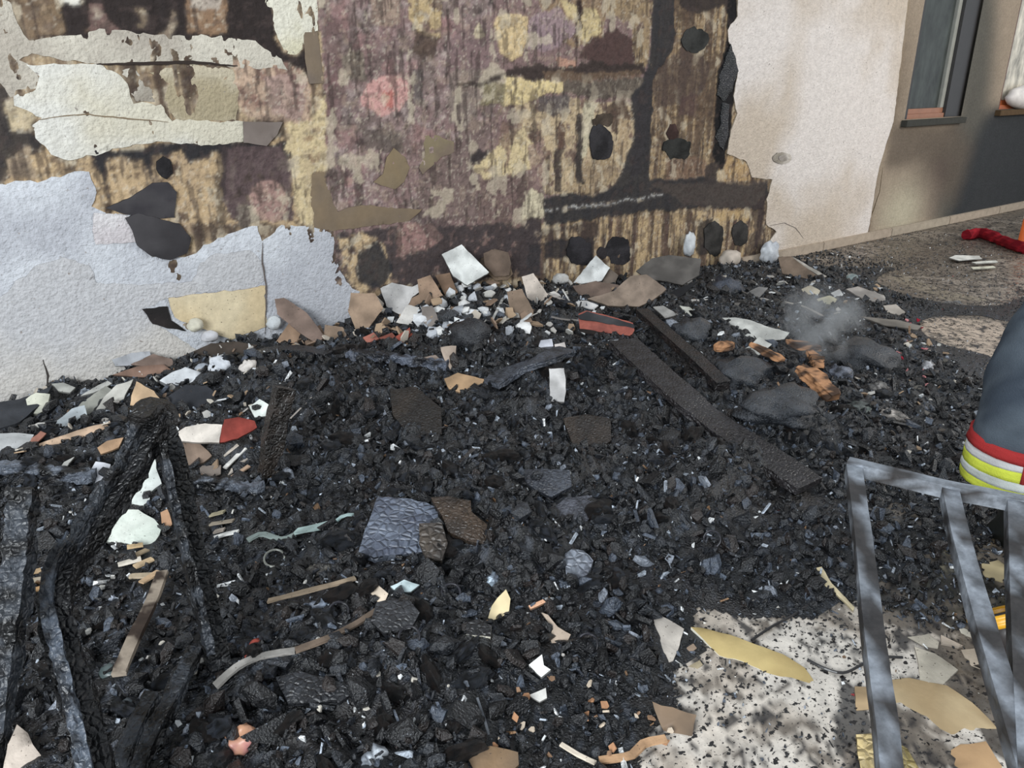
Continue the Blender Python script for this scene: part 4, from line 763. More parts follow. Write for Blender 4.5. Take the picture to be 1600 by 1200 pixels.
kid(sweep('leg_lining', [at(222, 668, 1.97), at(180, 745, 1.89), at(132, 825, 1.80), at(108, 872, 1.76)], rect(.026, .045, 4), (14, 14, 16), (48, 52, 58), 'charwood', rough=.25, crack=.25, step=.009), ch)
kid(sweep('leg', [apex+Vector((0, 0, .01)), at(272, 712, 1.99), at(288, 800, 1.93), at(308, 890, 1.87), at(330, 980, 1.80), at(346, 1050, 1.74)], rect(.058, .045, 5), (9, 9, 10), (26, 28, 31), 'charwood', rough=.12, crack=.18, step=.009), ch)
kid(sweep('leg_lining', [at(252, 690, 1.95), at(266, 760, 1.90), at(290, 860, 1.84), at(312, 950, 1.77), at(328, 1020, 1.73)], rect(.02, .05, 4), BK, BG, 'charwood', rough=.2, crack=.2, step=.009), ch)
kid(sweep('top_joint', [at(222, 662, 1.99), at(246, 640, 2.03), at(262, 668, 2.01)], rect(.06, .05, 4), (26, 24, 23), BK, 'charwood', rough=.2, crack=.1, step=.009), ch)
def B(name, label, cat, pts, w_, h_, c1=BK, c2=BG, m='charwood', rough=.16, crack=.16, step=.012, **k):
    return tag(sweep(name, pts, rect(w_, h_, 4), c1, c2, m, rough=rough, crack=crack, step=step, **k), label, cat)
B('burnt_post', 'thick charred post leaning at the left edge of the foreground', 'post', [at(38, 765, 1.78), at(28, 860, 1.7), at(14, 980, 1.6), at(-6, 1110, 1.5), at(-26, 1230, 1.4)], .055, .05, rough=.2, crack=.2)
B('charred_stick', 'charred slat crossing low between the chair legs, the steeper one', 'slat', [at(306, 1015, 1.74), at(268, 1090, 1.62), at(232, 1160, 1.54), at(205, 1230, 1.46)], .04, .03)
B('charred_stick', 'charred slat lying left of the steeper one at the bottom edge', 'slat', [at(240, 1085, 1.6), at(205, 1150, 1.52), at(178, 1230, 1.44)], .035, .025)
B('burnt_upright', 'short dark brown burnt upright behind the chair frame', 'post', [hit(420, 745)-Vector((0, 0, .02)), at(428, 680, math.hypot(*hit(420, 745).xy)+.02), at(446, 606, math.hypot(*hit(420, 745).xy)+.06)], .075, .06, (30, 27, 25), (46, 40, 36), rough=.2, crack=.05)
B('burnt_rail', 'charred horizontal rail with pale ash ridges left of the chair legs', 'rail', onheap([(-20, 738), (40, 745), (100, 752), (150, 756)], .03, .03), .05, .05, BK, (92, 98, 108), rough=.25, crack=.3)
B('burnt_rail', 'charred rail with bluish ash ridges right of the chair legs', 'rail', onheap([(298, 764), (350, 768), (408, 776)], .03, .03), .045, .04, BK, (92, 98, 108), rough=.25, crack=.3)
def straight(P):
    n = len(P)-1; return [Vector((p.x, p.y, (P[0].z*(n-i)+P[-1].z*i)/n*.6+p.z*.4)) for i, p in enumerate(P)]
B('burnt_plank', 'long wide charred plank running diagonally down the right of the heap', 'plank', straight(onheap([(972, 548), (1060, 632), (1120, 678), (1262, 776)], .045, .075)), .15, .03, (34, 31, 32), (44, 42, 44), rough=.05, crack=.03)
B('burnt_plank', 'narrow charred plank beyond the long wide one', 'plank', onheap([(1002, 500), (1040, 535), (1084, 575), (1128, 618)], .05, .045), .075, .04, (40, 34, 33), (30, 29, 30), rough=.08, crack=.05)
B('burnt_rail', 'ribbed charred rail below the red tile chips', 'rail', onheap([(545, 562), (590, 566), (640, 572), (700, 580)], .03, .03), .05, .045, (30, 31, 35), (86, 92, 104), rough=.2, crack=.3)
B('burnt_plank', 'grey black plank piece between the foil heap and the white block', 'plank', onheap([(768, 612), (805, 592), (850, 574), (886, 560)], .04, .05), .10, .03, (44, 47, 52), (70, 74, 82), rough=.1, crack=.06)
B('burnt_plank', 'flat black board at the back of the heap on the left', 'plank', onheap([(400, 560), (450, 552), (520, 560)], .02), .09, .03, (28, 28, 31), (40, 42, 46), rough=.1, crack=.06)
B('burnt_lath', 'slim burnt lath, black below and pale at its top end', 'lath', onheap([(258, 915), (240, 965), (215, 1020), (192, 1078)], .05), .035, .014, (60, 50, 44), (150, 138, 124), 'wood', rough=.1, crack=0)
for lb, pts, w_, c in [('tan pointed stick lying left of centre', [(420, 948), (470, 935), (510, 925), (556, 912)], .018, (150, 134, 114)),
                     ('grey white broken strip curving up from the lower left', [(338, 1082), (372, 1052), (410, 1035), (462, 1026)], .022, (170, 166, 160)),
                     ('brown and white strip continuing toward the round plate', [(462, 1026), (510, 1008), (555, 985), (590, 962)], .02, (126, 110, 96)),
                     ('pale blue green plastic strip left of the foam slab', [(464, 838), (495, 832), (526, 824)], .03, (182, 204, 200)),
                     ('pale curl of plastic at the end of the blue green strip', [(526, 822), (538, 813), (552, 812)], .015, (176, 200, 198)),
                     ('crumpled pale strip left of the blue green one', [(388, 852), (410, 842), (440, 850), (464, 842)], .022, (140, 152, 148)),
                     ('short white stick beside the second chair leg', [(336, 848), (354, 842), (374, 838)], .018, (214, 214, 210)),
                     ('thin pale splinter near the top of the burnt upright', [(455, 660), (470, 645), (488, 627)], .008, (168, 160, 152)),
                     ('cream stick in the bottom centre', [(876, 1172), (905, 1190), (930, 1202)], .012, (216, 204, 186)),
                     ('curled tan bark strip at the bottom, left of the smoky triangle', [(936, 1198), (985, 1190), (1005, 1172), (1040, 1164)], .02, (186, 150, 116)),
                     ('thin steel pin in the lower middle', [(746, 1100), (756, 1130), (764, 1158)], .006, (120, 124, 130)),
                     ('long pale strip in the rubble near the loop shaped scrap', [(1226, 476), (1256, 484), (1284, 498)], .02, (166, 160, 152)),
                     ('thin bright rod lying on the brick side of the char', [(950, 538), (972, 537), (994, 536)], .008, (196, 200, 206)),
                     ('white thin stick standing by the foil heap', [(770, 504), (778, 488), (786, 470)], .014, (196, 196, 192)),
                     ('pale lath slanting below the pale rectangular block', [(862, 500), (880, 504), (906, 506)], .016, (150, 144, 140)),
                     ('white slanting strip right of the pale rectangular block', [(850, 462), (872, 470), (892, 480)], .02, (214, 208, 202))]:
    tag(sweep('loose_stick', onheap(pts, .02), rect(w_, w_*.35, 2), c, tuple(v*.8 for v in c), 'shard', rough=.12, step=.02), lb, 'stick')
fan = [([(200, 862), (225, 858)], (206, 180, 140)), ([(205, 878), (232, 866)], (190, 170, 140)), ([(186, 890), (222, 880)], (214, 206, 192)), ([(212, 893), (240, 880)], (200, 176, 142)), ([(204, 908), (246, 906)], (206, 188, 160)), ([(222, 918), (250, 900)], (188, 160, 128)),
       ([(44, 904), (66, 898)], (196, 168, 132)), ([(42, 916), (68, 912)], (204, 190, 168)), ([(46, 932), (70, 926)], (186, 150, 110)), ([(350, 718), (372, 700)], (190, 180, 168)), ([(352, 738), (384, 706)], (214, 212, 206)), ([(356, 748), (386, 722)], (198, 188, 176)), ([(364, 752), (390, 734)], (176, 150, 128)),
       ([(330, 812), (352, 806)], (190, 180, 150)), ([(330, 826), (366, 820)], (176, 164, 146)), ([(336, 838), (352, 834)], (160, 150, 140))]
for pts, c in fan:
    tag(sweep('wood_splinter', onheap(pts, .018), rect(.022, .006, 2), c, tuple(v*.8 for v in c), 'wood', rough=.15, step=.02), 'pale splinter lying in the fanned clusters between and beside the burnt chair legs', 'splinter', 'splinters by the burnt chair')
for lb, pts, r in [('black cable running over the pale floor from the olive strip', [(1174, 1003), (1205, 982), (1235, 966), (1262, 948)], .004),
                 ('black cable sagging across to the first metal rail', [(1262, 1034), (1290, 1048), (1318, 1054), (1345, 1042), (1372, 1030), (1410, 1030)], .004),
                 ('thin curled wire at the char edge', [(1170, 930), (1200, 926), (1230, 930), (1244, 944), (1232, 952)], .003)]:
    tag(sweep('cable', [G(*p)+Vector((0, 0, r+.002)) for p in pts], circ(r, 6), (28, 27, 28), (40, 38, 38), 'plastic', step=.015), lb, 'cable')
def ring(name, label, cx, cy, R0, r, c, m='plastic', tilt=25, sy=1.):
    p = hit(cx, cy)+Vector((0, 0, .02)); h = hdir(p); n = (h*math.sin(R(tilt))+Vector((0, 0, math.cos(R(tilt))))).normalized(); ax = Vector((0, 0, 1)).cross(n).normalized(); ay = n.cross(ax)
    pts = [p+ax*R0*math.cos(a)+ay*R0*sy*math.sin(a) for a in np.linspace(0, 6.283, 17)]
    return tag(sweep(name, pts, circ(r, 6), c, tuple(v*.7 for v in c), m, step=.01, rough=.1, cap=False), label, 'ring')
ring('plastic_ring', 'pale oval ring lying on dark ground left of centre', 430, 880, .033, .004, (170, 172, 162))
for i, (cx, cy) in enumerate([(1155, 865), (705, 935), (640, 1005), (530, 965), (918, 1015), (1112, 850)]):
    tag(ring('spring_ring', '', cx, cy, .028, .0035, (44, 44, 50), 'metal', 30+i*7), 'dark curled metal ring sunk in the black char', 'ring', 'curled rings in the char')

# red brick piece, foil heap, lumps
b = S('brick_piece', 'broken red brick with a blackened top, lying right of the wall rubble', 'brick', [(904, 494), (917, 488), (960, 499), (989, 508), (991, 520), (986, 528), (940, 522), (906, 516)], 42, .05, (152, 88, 76), (128, 74, 66), 'brick', lift=.02, edge=(70, 64, 62), relief=.004)
nb = (hdir(b.location)*math.sin(R(42))+Vector((0, 0, math.cos(R(42))))).normalized()
sf = plate('sooty_face', [(903, 493), (917, 487), (960, 498), (990, 507), (990, 513), (940, 504), (905, 499)], b.location+nb*.027, nb, .006, (66, 66, 68), (48, 48, 50), 'shard', jag=.004)
sf.parent = b; sf.matrix_parent_inverse = Matrix.Translation(-b.location)
def L(name, label, cat, px, py, r, c1, c2, m='shard', amp=.3, fr=3, sub=3, group=None, lift=.2):
    p = hit(px, py)+Vector((0, 0, r[2]*lift))
    if p.y > WALL_Y-r[1]-.04: p.y = WALL_Y-r[1]-.04
    return tag(blob(name, p, r, c1, c2, m, sub, amp, fr), label, cat, group)
for i in range(96):
    px = random.gauss(722, 48); py = 440+random.random()*90+abs(px-728)*.12
    if not 630 < px < 830: continue
    rr = random.uniform(.012, .05); g = random.choice([(214, 216, 218), (196, 200, 206), (170, 174, 180), (226, 226, 224)])
    o = L('plaster_crumb', 'white crumbly plaster lump in the pale heap below the round tan discs', 'plaster', px, py, (rr, rr*random.uniform(.6, 1), rr*random.uniform(.4, .8)), g, tuple(v*.9 for v in g), amp=.6, sub=1, group='white crumbs of the pale heap', lift=random.uniform(.3, 1.2)); o.rotation_euler = (random.uniform(-.6, .6), random.uniform(-.6, .6), random.uniform(0, 6))
L('foam_lump', 'white knobbly foam lump behind the dark oval slab', 'foam', 345, 572, (.055, .04, .045), (216, 219, 224), (196, 200, 206), amp=.5, fr=4)
L('foam_lump', 'small grey foam lump left of the white knobbly one', 'foam', 316, 577, (.035, .03, .025), (160, 166, 174), (140, 146, 154), amp=.3)
L('foam_lump', 'white twin lobed lump right of the knobbly foam lump', 'foam', 388, 576, (.04, .03, .035), (224, 218, 210), (206, 200, 194), amp=.6, fr=3)
L('foam_lump', 'cream lump at the lower left corner of the yellowish board', 'foam', 303, 518, (.04, .03, .035), (206, 202, 184), (190, 186, 170), lift=1.4)
L('foam_lump', 'white lump under the yellowish board', 'foam', 325, 530, (.045, .03, .03), (204, 204, 206), (186, 186, 190), lift=1)
L('foam_lump', 'pale lump right of the yellowish board by the long brown shard', 'foam', 425, 512, (.04, .03, .04), (200, 206, 206), (184, 188, 190), lift=1)
L('cloth_bundle', 'pale folded bundle at the wall foot right of the grey flap', 'bundle', 1133, 406, (.12, .07, .075), (200, 188, 176), (180, 170, 158), 'cloth', amp=.2, fr=2, lift=.3)
L('plaster_lump', 'white rough plaster lump where the pale coat meets the debris', 'plaster', 1190, 402, (.1, .06, .1), (208, 212, 216), (186, 190, 196), amp=.45, fr=5, lift=.5)
L('plaster_lump', 'upright white plaster lump leaning on the wall above the grey flap', 'plaster', 1069, 392, (.065, .03, .10), (210, 214, 216), (190, 194, 198), amp=.3, fr=3, lift=.6)
L('plaster_lump', 'small white rounded lump left of the white triangle', 'plaster', 866, 438, (.07, .05, .04), (200, 200, 198), (178, 176, 172), amp=.3, lift=.5)
L('charred_bag', 'blue black crumpled bag near the wall right of the grey flap', 'bag', 1135, 455, (.15, .11, .09), (32, 35, 42), (62, 68, 80), 'char', amp=.5, fr=3)
L('charred_bundle', 'rounded black bundle in front of the foil heap', 'bundle', 735, 530, (.11, .09, .09), (26, 26, 30), (44, 46, 50), 'char', amp=.4, fr=4)
for lb, px, py, r in [('black folded mass left of the orange wood ends, upper lobe', 1160, 590, (.16, .12, .07)), ('black folded mass in front of the orange wood ends, lower lobe', 1215, 640, (.2, .14, .07)), ('dark rounded mass under the smoke', 1350, 565, (.2, .16, .09)), ('black lump left of the large ragged white sheet', 1075, 525, (.13, .1, .07)), ('blue grey lump beside the largest orange wood end', 1312, 592, (.07, .06, .06))]:
    L('burnt_cloth', lb, 'burnt cloth', px, py, r, (34, 37, 42), (50, 54, 60) if 'blue' not in lb else (110, 116, 130), 'char', amp=.6, fr=2.6)
for lb, pts, w_ in [('largest orange scorched wood end pointing down toward the floor', [(1246, 590), (1275, 608), (1302, 636)], .075), ('small orange wood stub above the largest orange end', [(1262, 562), (1272, 574), (1278, 586)], .055), ('jagged orange wood piece just below the smoke', [(1230, 546), (1248, 553), (1280, 558)], .05), ('orange tapered stick left of the smoke', [(1170, 552), (1192, 562), (1222, 578)], .035), ('small orange fibrous stub left of the torn white sheet', [(1116, 560), (1130, 557), (1142, 552)], .05)]:
    tag(sweep('scorched_wood', onheap(pts, .05), rect(w_, w_*.6, 4), (180, 134, 98), (70, 54, 44), 'wood', rough=.3, crack=.06, step=.01, rad=lambda t: .75+.5*math.sin(t*3)), lb, 'wood')
L('glass_jar', 'grey green glass jar lying in the rubble near the baseboard', 'jar', 1330, 437, (.07, .045, .04), (130, 144, 144), (98, 108, 108), 'plastic', amp=.08)
L('pink_wrapper', 'crumpled pink and orange wrapper in the bottom left foreground', 'wrapper', 378, 1160, (.034, .03, .028), (180, 126, 122), (176, 132, 104), 'plastic', amp=.9, fr=3)
L('red_chip', 'small dull red clay chip in the lower left char', 'chip', 400, 1008, (.018, .014, .014), (168, 78, 66), (140, 70, 60), 'brick')
L('red_chip', 'second small red clay chip just below the first', 'chip', 392, 1026, (.016, .01, .01), (160, 70, 56), (130, 66, 56), 'brick')
L('foil_scrap', 'whitish crumpled foil scrap at the bottom centre left', 'foil', 586, 1190, (.03, .025, .025), (200, 206, 212), (120, 126, 134), 'metal', amp=.9)
L('foil_scrap', 'shiny crumpled foil scrap in char right of the tan pointed stick', 'foil', 495, 950, (.028, .02, .022), (160, 172, 190), (90, 96, 106), 'metal', amp=.9)
L('foil_scrap', 'bluish foil scrap above the cream blade', 'foil', 772, 906, (.02, .016, .016), (160, 176, 190), (90, 96, 106), 'metal', amp=.9)
L('ashy_clump', 'speckled pale clump of fused crumbs left of centre', 'clump', 498, 893, (.045, .03, .018), (150, 146, 136), (60, 58, 56), 'char', amp=.8, fr=7)
L('glass_disc', 'dull green glass lump beside the burnt lath', 'glass', 176, 1050, (.03, .03, .02), (84, 96, 96), (64, 74, 74), 'plastic', amp=.15)
L('glass_disc', 'pale grey rounded lump lower right of the green glass one', 'glass', 197, 1105, (.02, .026, .016), (130, 140, 144), (100, 108, 112), 'plastic', amp=.15)
for lb, px, py, r, g in [('grey ash lump in the right rubble below the smoke', 1372, 610, (.05, .04, .035), (176, 172, 168)), ('long white ash lump below the grey ash lump', 1390, 652, (.035, .07, .03), (180, 172, 164)), ('greenish ash lump left of the long white one', 1340, 640, (.06, .05, .03), (92, 102, 98)), ('small white lump in the right rubble', 1450, 574, (.045, .03, .03), (196, 196, 200))]:
    L('ash_lump', lb, 'ash', px, py, r, g, tuple(v*.45 for v in g), 'char', amp=.8, fr=6)

# --- small chips, each its own object, sharing meshes
CM = {}
def chipmesh(c, i):
    if (c, i) not in CM:
        k = random.randint(4, 6); a = sorted(random.uniform(0, 6.28) for _ in range(k)); a = [x+.5*j for j, x in enumerate(np.linspace(0, 5, k))]; a = np.linspace(0, 6.28, k, endpoint=False)+rng.uniform(-.35, .35, k); r = rng.uniform(.6, 1.15, k)
        P = np.c_[r*np.cos(a), r*.75*np.sin(a)]; V = np.vstack([np.c_[P, np.full(k, .13)], np.c_[P*1.03, np.full(k, -.13)]]); Fc = [(0, j, j+1) for j in range(1, k-1)]+[(k, k+j+1, k+j) for j in range(1, k-1)]
        for j in range(k): q_ = (j+1) % k; Fc += [(j, k+j, k+q_), (j, k+q_, q_)]
        me = npmesh('chip', V, Fc, np.tile(lin(c), (len(V), 1))*rng.uniform(.85, 1.1, (len(V), 1))); me.materials.append(M['shard']); CM[(c, i)] = me
    return CM[(c, i)]
def chips(n, region, cols, smin, smax, name, label, cat, group, tilt=.5, lift=.012, bias=None):
    k = 0
    P = [hit(*p) for p in region]; xs = [p.x for p in P]; ys = [p.y for p in P]; poly = [(p.x, p.y) for p in P]; tr = 0
    while k < n and tr < 9000:
        tr += 1; x = random.uniform(min(xs), max(xs)); y = random.uniform(min(ys), max(ys))
        if not pip(np.array([x]), np.array([y]), poly)[0] or y > WALL_Y-.07: continue
        s = random.uniform(smin, smax); c = random.choice(cols)
        o = link(name, chipmesh(c, random.randint(0, 3)), loc=(x, y, Hh(x, y)+lift)); o.scale = (s, s, max(s*.8, .02)); o.rotation_euler = (random.gauss(0, tilt), random.gauss(0, tilt), random.uniform(0, 6.28)); tag(o, label, cat, group); k += 1
WH = [(214, 216, 216), (196, 194, 188), (176, 172, 166), (206, 200, 188)]; TN = [(156, 134, 112), (136, 116, 100), (176, 152, 126), (196, 186, 172)]
chips(110, [(545, 520), (560, 480), (700, 445), (900, 440), (1010, 450), (1010, 480), (900, 530), (760, 560), (640, 545)], WH+TN, .015, .05, 'plaster_chip', 'loose white or tan plaster chip in the rubble along the wall foot', 'plaster', 'chips along the wall foot', .7, .03)
chips(70, [(0, 640), (200, 572), (420, 540), (420, 700), (300, 740), (150, 720), (0, 720)], WH+TN, .012, .034, 'plaster_chip', 'loose pale chip between the larger shards on the left', 'plaster', 'chips of the left shard heap', .6, .02)
chips(70, [(1240, 430), (1330, 430), (1420, 480), (1500, 560), (1520, 700), (1400, 720), (1330, 640), (1330, 540)], WH+TN+[(110, 106, 100), (90, 84, 78)], .01, .034, 'plaster_chip', 'pale chip scattered over the right hand rubble by the smoke', 'plaster', 'chips of the right rubble', .4, .012)
chips(14, [(1400, 500), (1440, 500), (1470, 600), (1440, 620), (1390, 560)], [(196, 96, 110), (150, 30, 50), (206, 140, 140)], .01, .022, 'red_chip', 'pink or dark red scrap strewn in the right hand rubble', 'scrap', 'pink scraps of the right rubble', .4, .012)
chips(60, [(150, 700), (450, 700), (500, 900), (700, 1000), (900, 1000), (900, 1190), (600, 1190), (100, 1190), (40, 900)], WH, .005, .014, 'pale_chip', 'tiny pale chip lying on black char in the foreground', 'chip', 'pale chips of the foreground char', .6, .014)
chips(26, [(800, 1050), (980, 1080), (1080, 1180), (1000, 1198), (740, 1198)], [(186, 140, 106), (206, 190, 170), (150, 120, 96)], .008, .016, 'tan_chip', 'small tan chip near the bottom centre', 'chip', 'tan chips at the bottom centre', .5, .014)
chips(16, [(420, 520), (540, 505), (640, 520), (640, 545), (430, 540)], TN+[(150, 80, 66)], .02, .045, 'plaster_chip', 'brown plaster chip packed under the white wall coat left of the red tile shards', 'plaster', 'brown chips under the white coat', .5, .03)
chips(26, [(1120, 430), (1240, 430), (1250, 500), (1180, 490), (1100, 470)], WH+[(100, 96, 92), (70, 68, 66)], .02, .05, 'grey_chip', 'grey or pale flake between the bundle and the ragged white sheet', 'flake', 'flakes by the bundle', .5, .02)

# --- larger char lumps, each a thing of its own
LM = []
for k in range(10):
    bm = bmesh.new(); bmesh.ops.create_icosphere(bm, subdivisions=3, radius=1); V = np.array([tuple(v.co) for v in bm.verts]); Fc = [[v.index for v in f.verts] for f in bm.faces]; bm.free(); s = k*11.3
    kk = 1+.9*(fbm(V[:, 0]*2+s+V[:, 2], V[:, 1]*2+s-V[:, 2], 5, 4)-.5); V = V*kk[:, None]*np.array([1, rng.uniform(.45, .8), rng.uniform(.28, .5)]); V = np.round(V*4.5)/4.5*.45+V*.55
    f = ss(.45, .6, fbm(V[:, 0]*6+s, V[:, 1]*6+V[:, 2]*5, 9))[:, None]; me = npmesh('char_lump', V, Fc, lin((15, 16, 18))*(1-f)+lin([(46, 50, 57), (36, 29, 26), (60, 65, 74)][k % 3])*f, False); me.materials.append(M['charwood']); LM.append(me)
LMK = [((60, 900), 'beside the thick charred post at the left edge'), ((230, 1000), 'between the bent legs of the burnt chair frame'), ((400, 1120), 'in the lower left foreground right of the chair frame'), ((430, 870), 'near the pale oval ring left of centre'), ((620, 920), 'just below the blue grey foam slab'), ((610, 730), 'just above the blue grey foam slab'),
       ((700, 1080), 'in the bottom middle foreground'), ((800, 850), 'right of the brown ridged plate'), ((860, 980), 'around the cream curved blade'), ((1000, 870), 'left of the pale floor at the char edge'), ((1180, 860), 'above the pale floor at the char edge'), ((1100, 770), 'below the long wide plank'), ((900, 700), 'by the brown weathered plate'),
       ((760, 640), 'below the frayed pale tan shard'), ((1150, 640), 'between the long plank and the orange wood ends'), ((1000, 560), 'near the red brick'), ((480, 620), 'behind the burnt upright'), ((620, 590), 'in front of the ribbed burnt rail'), ((1380, 640), 'in the right rubble below the smoke'), ((1400, 800), 'behind the steel frame'), ((120, 720), 'among the left stack of shards')]
LMW = [(hit(*a), b) for a, b in LMK]
cnt = 0
while cnt < 290:
    x = random.uniform(-.4, 6.2); y = random.uniform(1.1, 3.9); d = math.hypot(x, y)
    if samp(COV, x, y) < .93 or blocked(np.array([x]), np.array([y]))[0] or random.random() > (1.9/d)**1.3: continue
    s = random.uniform(.022, .062)
    o = link('char_lump', random.choice(LM), loc=(x, y, Hh(x, y)+s*.12)); o.scale = (s, s*random.uniform(.7, 1.2), s); o.rotation_euler = (random.gauss(0, .4), random.gauss(0, .4), random.uniform(0, 6.28))
    wh = min(LMW, key=lambda v: (v[0]-o.location).length)[1]; tag(o, ('larger' if s > .045 else 'small')+' black char lump '+wh, 'char lump', 'char lumps '+wh); cnt += 1
scatter('char_rubble', 17000, .018, [((14, 15, 18), 55), ((32, 35, 40), 24), ((30, 24, 22), 13), ((62, 69, 80), 7), ((124, 130, 140), 1.5)], 'loose black lumps of char covering the heap', 'debris', [0, 1, 2, 3, 4])
scatter('char_crumbs', 34000, .0075, [((15, 16, 19), 50), ((38, 42, 50), 20), ((78, 86, 98), 14), ((160, 168, 178), 8), ((228, 230, 230), 4), ((120, 92, 66), 1.5)], 'fine char and ash crumbs over the heap, with pale specks and painted-in glints', 'debris', [3, 4, 5, 3, 4, 5, 7])  # blue-white palette entries also paint in specular glints of the char
scatter('floor_crumbs', 16000, .0042, [((26, 25, 26), 80), ((60, 56, 52), 12), ((200, 196, 188), 10), ((150, 40, 46), 1.5)], 'small soot crumbs strewn over the pale floor slabs', 'debris', [3, 5], accept=lambda x, y: (1-samp(COV, x, y))*(x > .7)*np.clip(2.0/np.hypot(x, y), .12, 1)*.9*ss(.36, .62, fbm(x*7, y*7, 99, 4)), flatten=.3)
# ------------------------------------------------------------ sooty steel frame in the right foreground
fr = empty('steel_frame', tuple(G(1500, 1200, 0)), 'sooty square tube steel frame with three rails leaning into the right foreground', 'frame')
def tube(name, pts, w_=.038): return kid(sweep(name, pts, rect(w_, w_, 2), (134, 140, 148), (54, 52, 52), 'metal', rough=.03, step=.03, smooth=False), fr)
A0 = at(1326, 722, 1.72)
def zat(px, py, z): return G(px, py, z)
z0 = A0.z; tube('top_rail', [zat(1324, 727, z0), zat(1480, 765, z0), zat(1640, 796, z0)], .03)
sl = lambda py: z0-.10*(py-727)/470
tube('side_rail', [zat(1333, 735, z0-.005), zat(1348, 850, sl(850)), zat(1364, 1000, sl(1000)), zat(1382, 1130, sl(1130)), zat(1396, 1260, sl(1260))], .032)
tube('middle_rail', [zat(1482, 768, z0-.005), zat(1500, 850, sl(850)), zat(1536, 980, sl(980)), zat(1580, 1130, sl(1130)), zat(1612, 1240, sl(1240))], .032)
tube('outer_rail', [zat(1588, 790, z0-.005), zat(1592, 900, sl(900)), zat(1602, 1100, sl(1100)), zat(1612, 1240, sl(1240))], .038)
e1 = zat(1396, 1255, sl(1255)); e2 = zat(1612, 1235, sl(1235)); tube('end_rail', [e1, e2], .038)
for e in (e1, e2): tube('leg', [e, Vector((e.x, e.y, .0))], .036)

# yellow rimmed tub, red hose, orange post
tb = G(1572, 985, 0)
def lathe(name, prof, c, m, loc, parent=None, n=28):
    V = []; 
    for r, z in prof:
        for k in range(n): a = 2*math.pi*k/n; V.append((r*math.cos(a), r*math.sin(a), z))
    Fc = []
    for i in range(len(prof)-1):
        for k in range(n): j = (k+1) % n; Fc += [(i*n+k, i*n+j, (i+1)*n+j), (i*n+k, (i+1)*n+j, (i+1)*n+k)]
    return link(name, npmesh(name, V, Fc, np.tile(lin(c), (len(V), 1)), True), M[m], parent, loc)
tub = empty('plastic_tub', tb, 'dark plastic tub with a yellow ribbed rim lying behind the second metal rail', 'tub')
o = lathe('tub_body', [(.0, -.06), (.05, -.06), (.07, 0), (.075, .05), (.07, .05), (.065, 0), (.045, -.05), (0, -.05)], (48, 44, 44), 'plastic', (0, 0, .0), tub)
o2 = lathe('tub_rim', [(.074, .03), (.084, .035), (.086, .045), (.08, .05), (.088, .056), (.084, .066), (.072, .064)], (226, 168, 40), 'plastic', (0, 0, 0), tub)
tub.location = G(1578, 992, .085); tub.rotation_euler = (R(-40), R(10), 0)
tag(sweep('red_hose', [G(*p)+Vector((0, 0, .05)) for p in [(1508, 375), (1530, 372), (1560, 382), (1600, 396), (1650, 400)]], circ(.05, 10), (150, 34, 44), (110, 22, 32), 'cloth', rough=.3, step=.04), 'crumpled bright red hose lying on the far floor', 'hose')
g = G(1600, 392, 0); op = empty('orange_post', g, 'orange plastic post standing at the far right edge', 'post')
op1 = lathe('post_body', [(0, 0), (.10, 0), (.10, .03), (.07, .05), (.06, .5), (.05, .52), (0, .52)], (226, 110, 50), 'plastic', (0, 0, 0), op)
op2 = lathe('post_band', [(.066, .30), (.068, .31), (.068, .39), (.066, .40)], (200, 196, 190), 'plastic', (0, 0, 0), op)

# ------------------------------------------------------------ firefighter at the right edge
foot = G(1592, 838, 0); r0 = math.hypot(foot.x, foot.y)
per = empty('person', tuple(foot), 'person in dark turnout trousers with yellow and silver ankle bands standing at the right edge', 'person')
def loft(name, rings, c1, c2, m, n=26, wr=.03, closed=True):
    V = []; s = random.random()*9
    P = [Vector(r[0]) for r in rings]
    for i, (c, ra, rb) in enumerate(rings):
        t = (P[min(len(P)-1, i+1)]-P[max(0, i-1)]).normalized(); u = rt.copy(); v = t.cross(u).normalized(); u = v.cross(t).normalized()
        for k in range(n):
            a = 2*math.pi*k/n; f = 1+wr*2*(float(fbm(np.array([math.cos(a)*2+s+i*.22]), np.array([math.sin(a)*2+i*.35]), 3)[0])-.5)
            V.append(P[i]+u*ra*math.cos(a)*f+v*rb*math.sin(a)*f)
    Fc = []
    for i in range(len(rings)-1):
        for k in range(n): j = (k+1) % n; Fc += [(i*n+k, i*n+j, (i+1)*n+j), (i*n+k, (i+1)*n+j, (i+1)*n+k)]
    if closed: Fc += [(0, k+1, k) for k in range(1, n-1)]; q_ = (len(rings)-1)*n; Fc += [(q_, q_+k, q_+k+1) for k in range(1, n-1)]
    V = np.array([tuple(v-foot) for v in V]); f = fbm(V[:, 0]*14+s, V[:, 1]*10+V[:, 2]*12, 5)[:, None]; f = ss(.35, .65, f)
    return link(name, npmesh(name, V, Fc, lin(c1)*(1-f)+lin(c2)*f, True), M[m], per)
def legc(z):   # centre line of the near leg
    pts = [(1590, 838, 0), (1596, 752, .19), (1608, 700, .3), (1640, 600, .52), (1712, 480, .80), (1880, 330, 1.0)]
    zz = [at(p[0], p[1], r0+.02*p[2]).z for p in pts]; k = 0
    while k < len(zz)-2 and zz[k+1] < z: k += 1
    t = (z-zz[k])/(zz[k+1]-zz[k]); a = at(*pts[k][:2], r0+.02*pts[k][2]); b_ = at(*pts[k+1][:2], r0+.02*pts[k+1][2]); return a.lerp(b_, t)
zs = np.linspace(.205, .98, 24)
rr = lambda z: .158+.028*max(0, 1-(z-.2)/.25)+.03*math.sin((z-.15)*3.2)
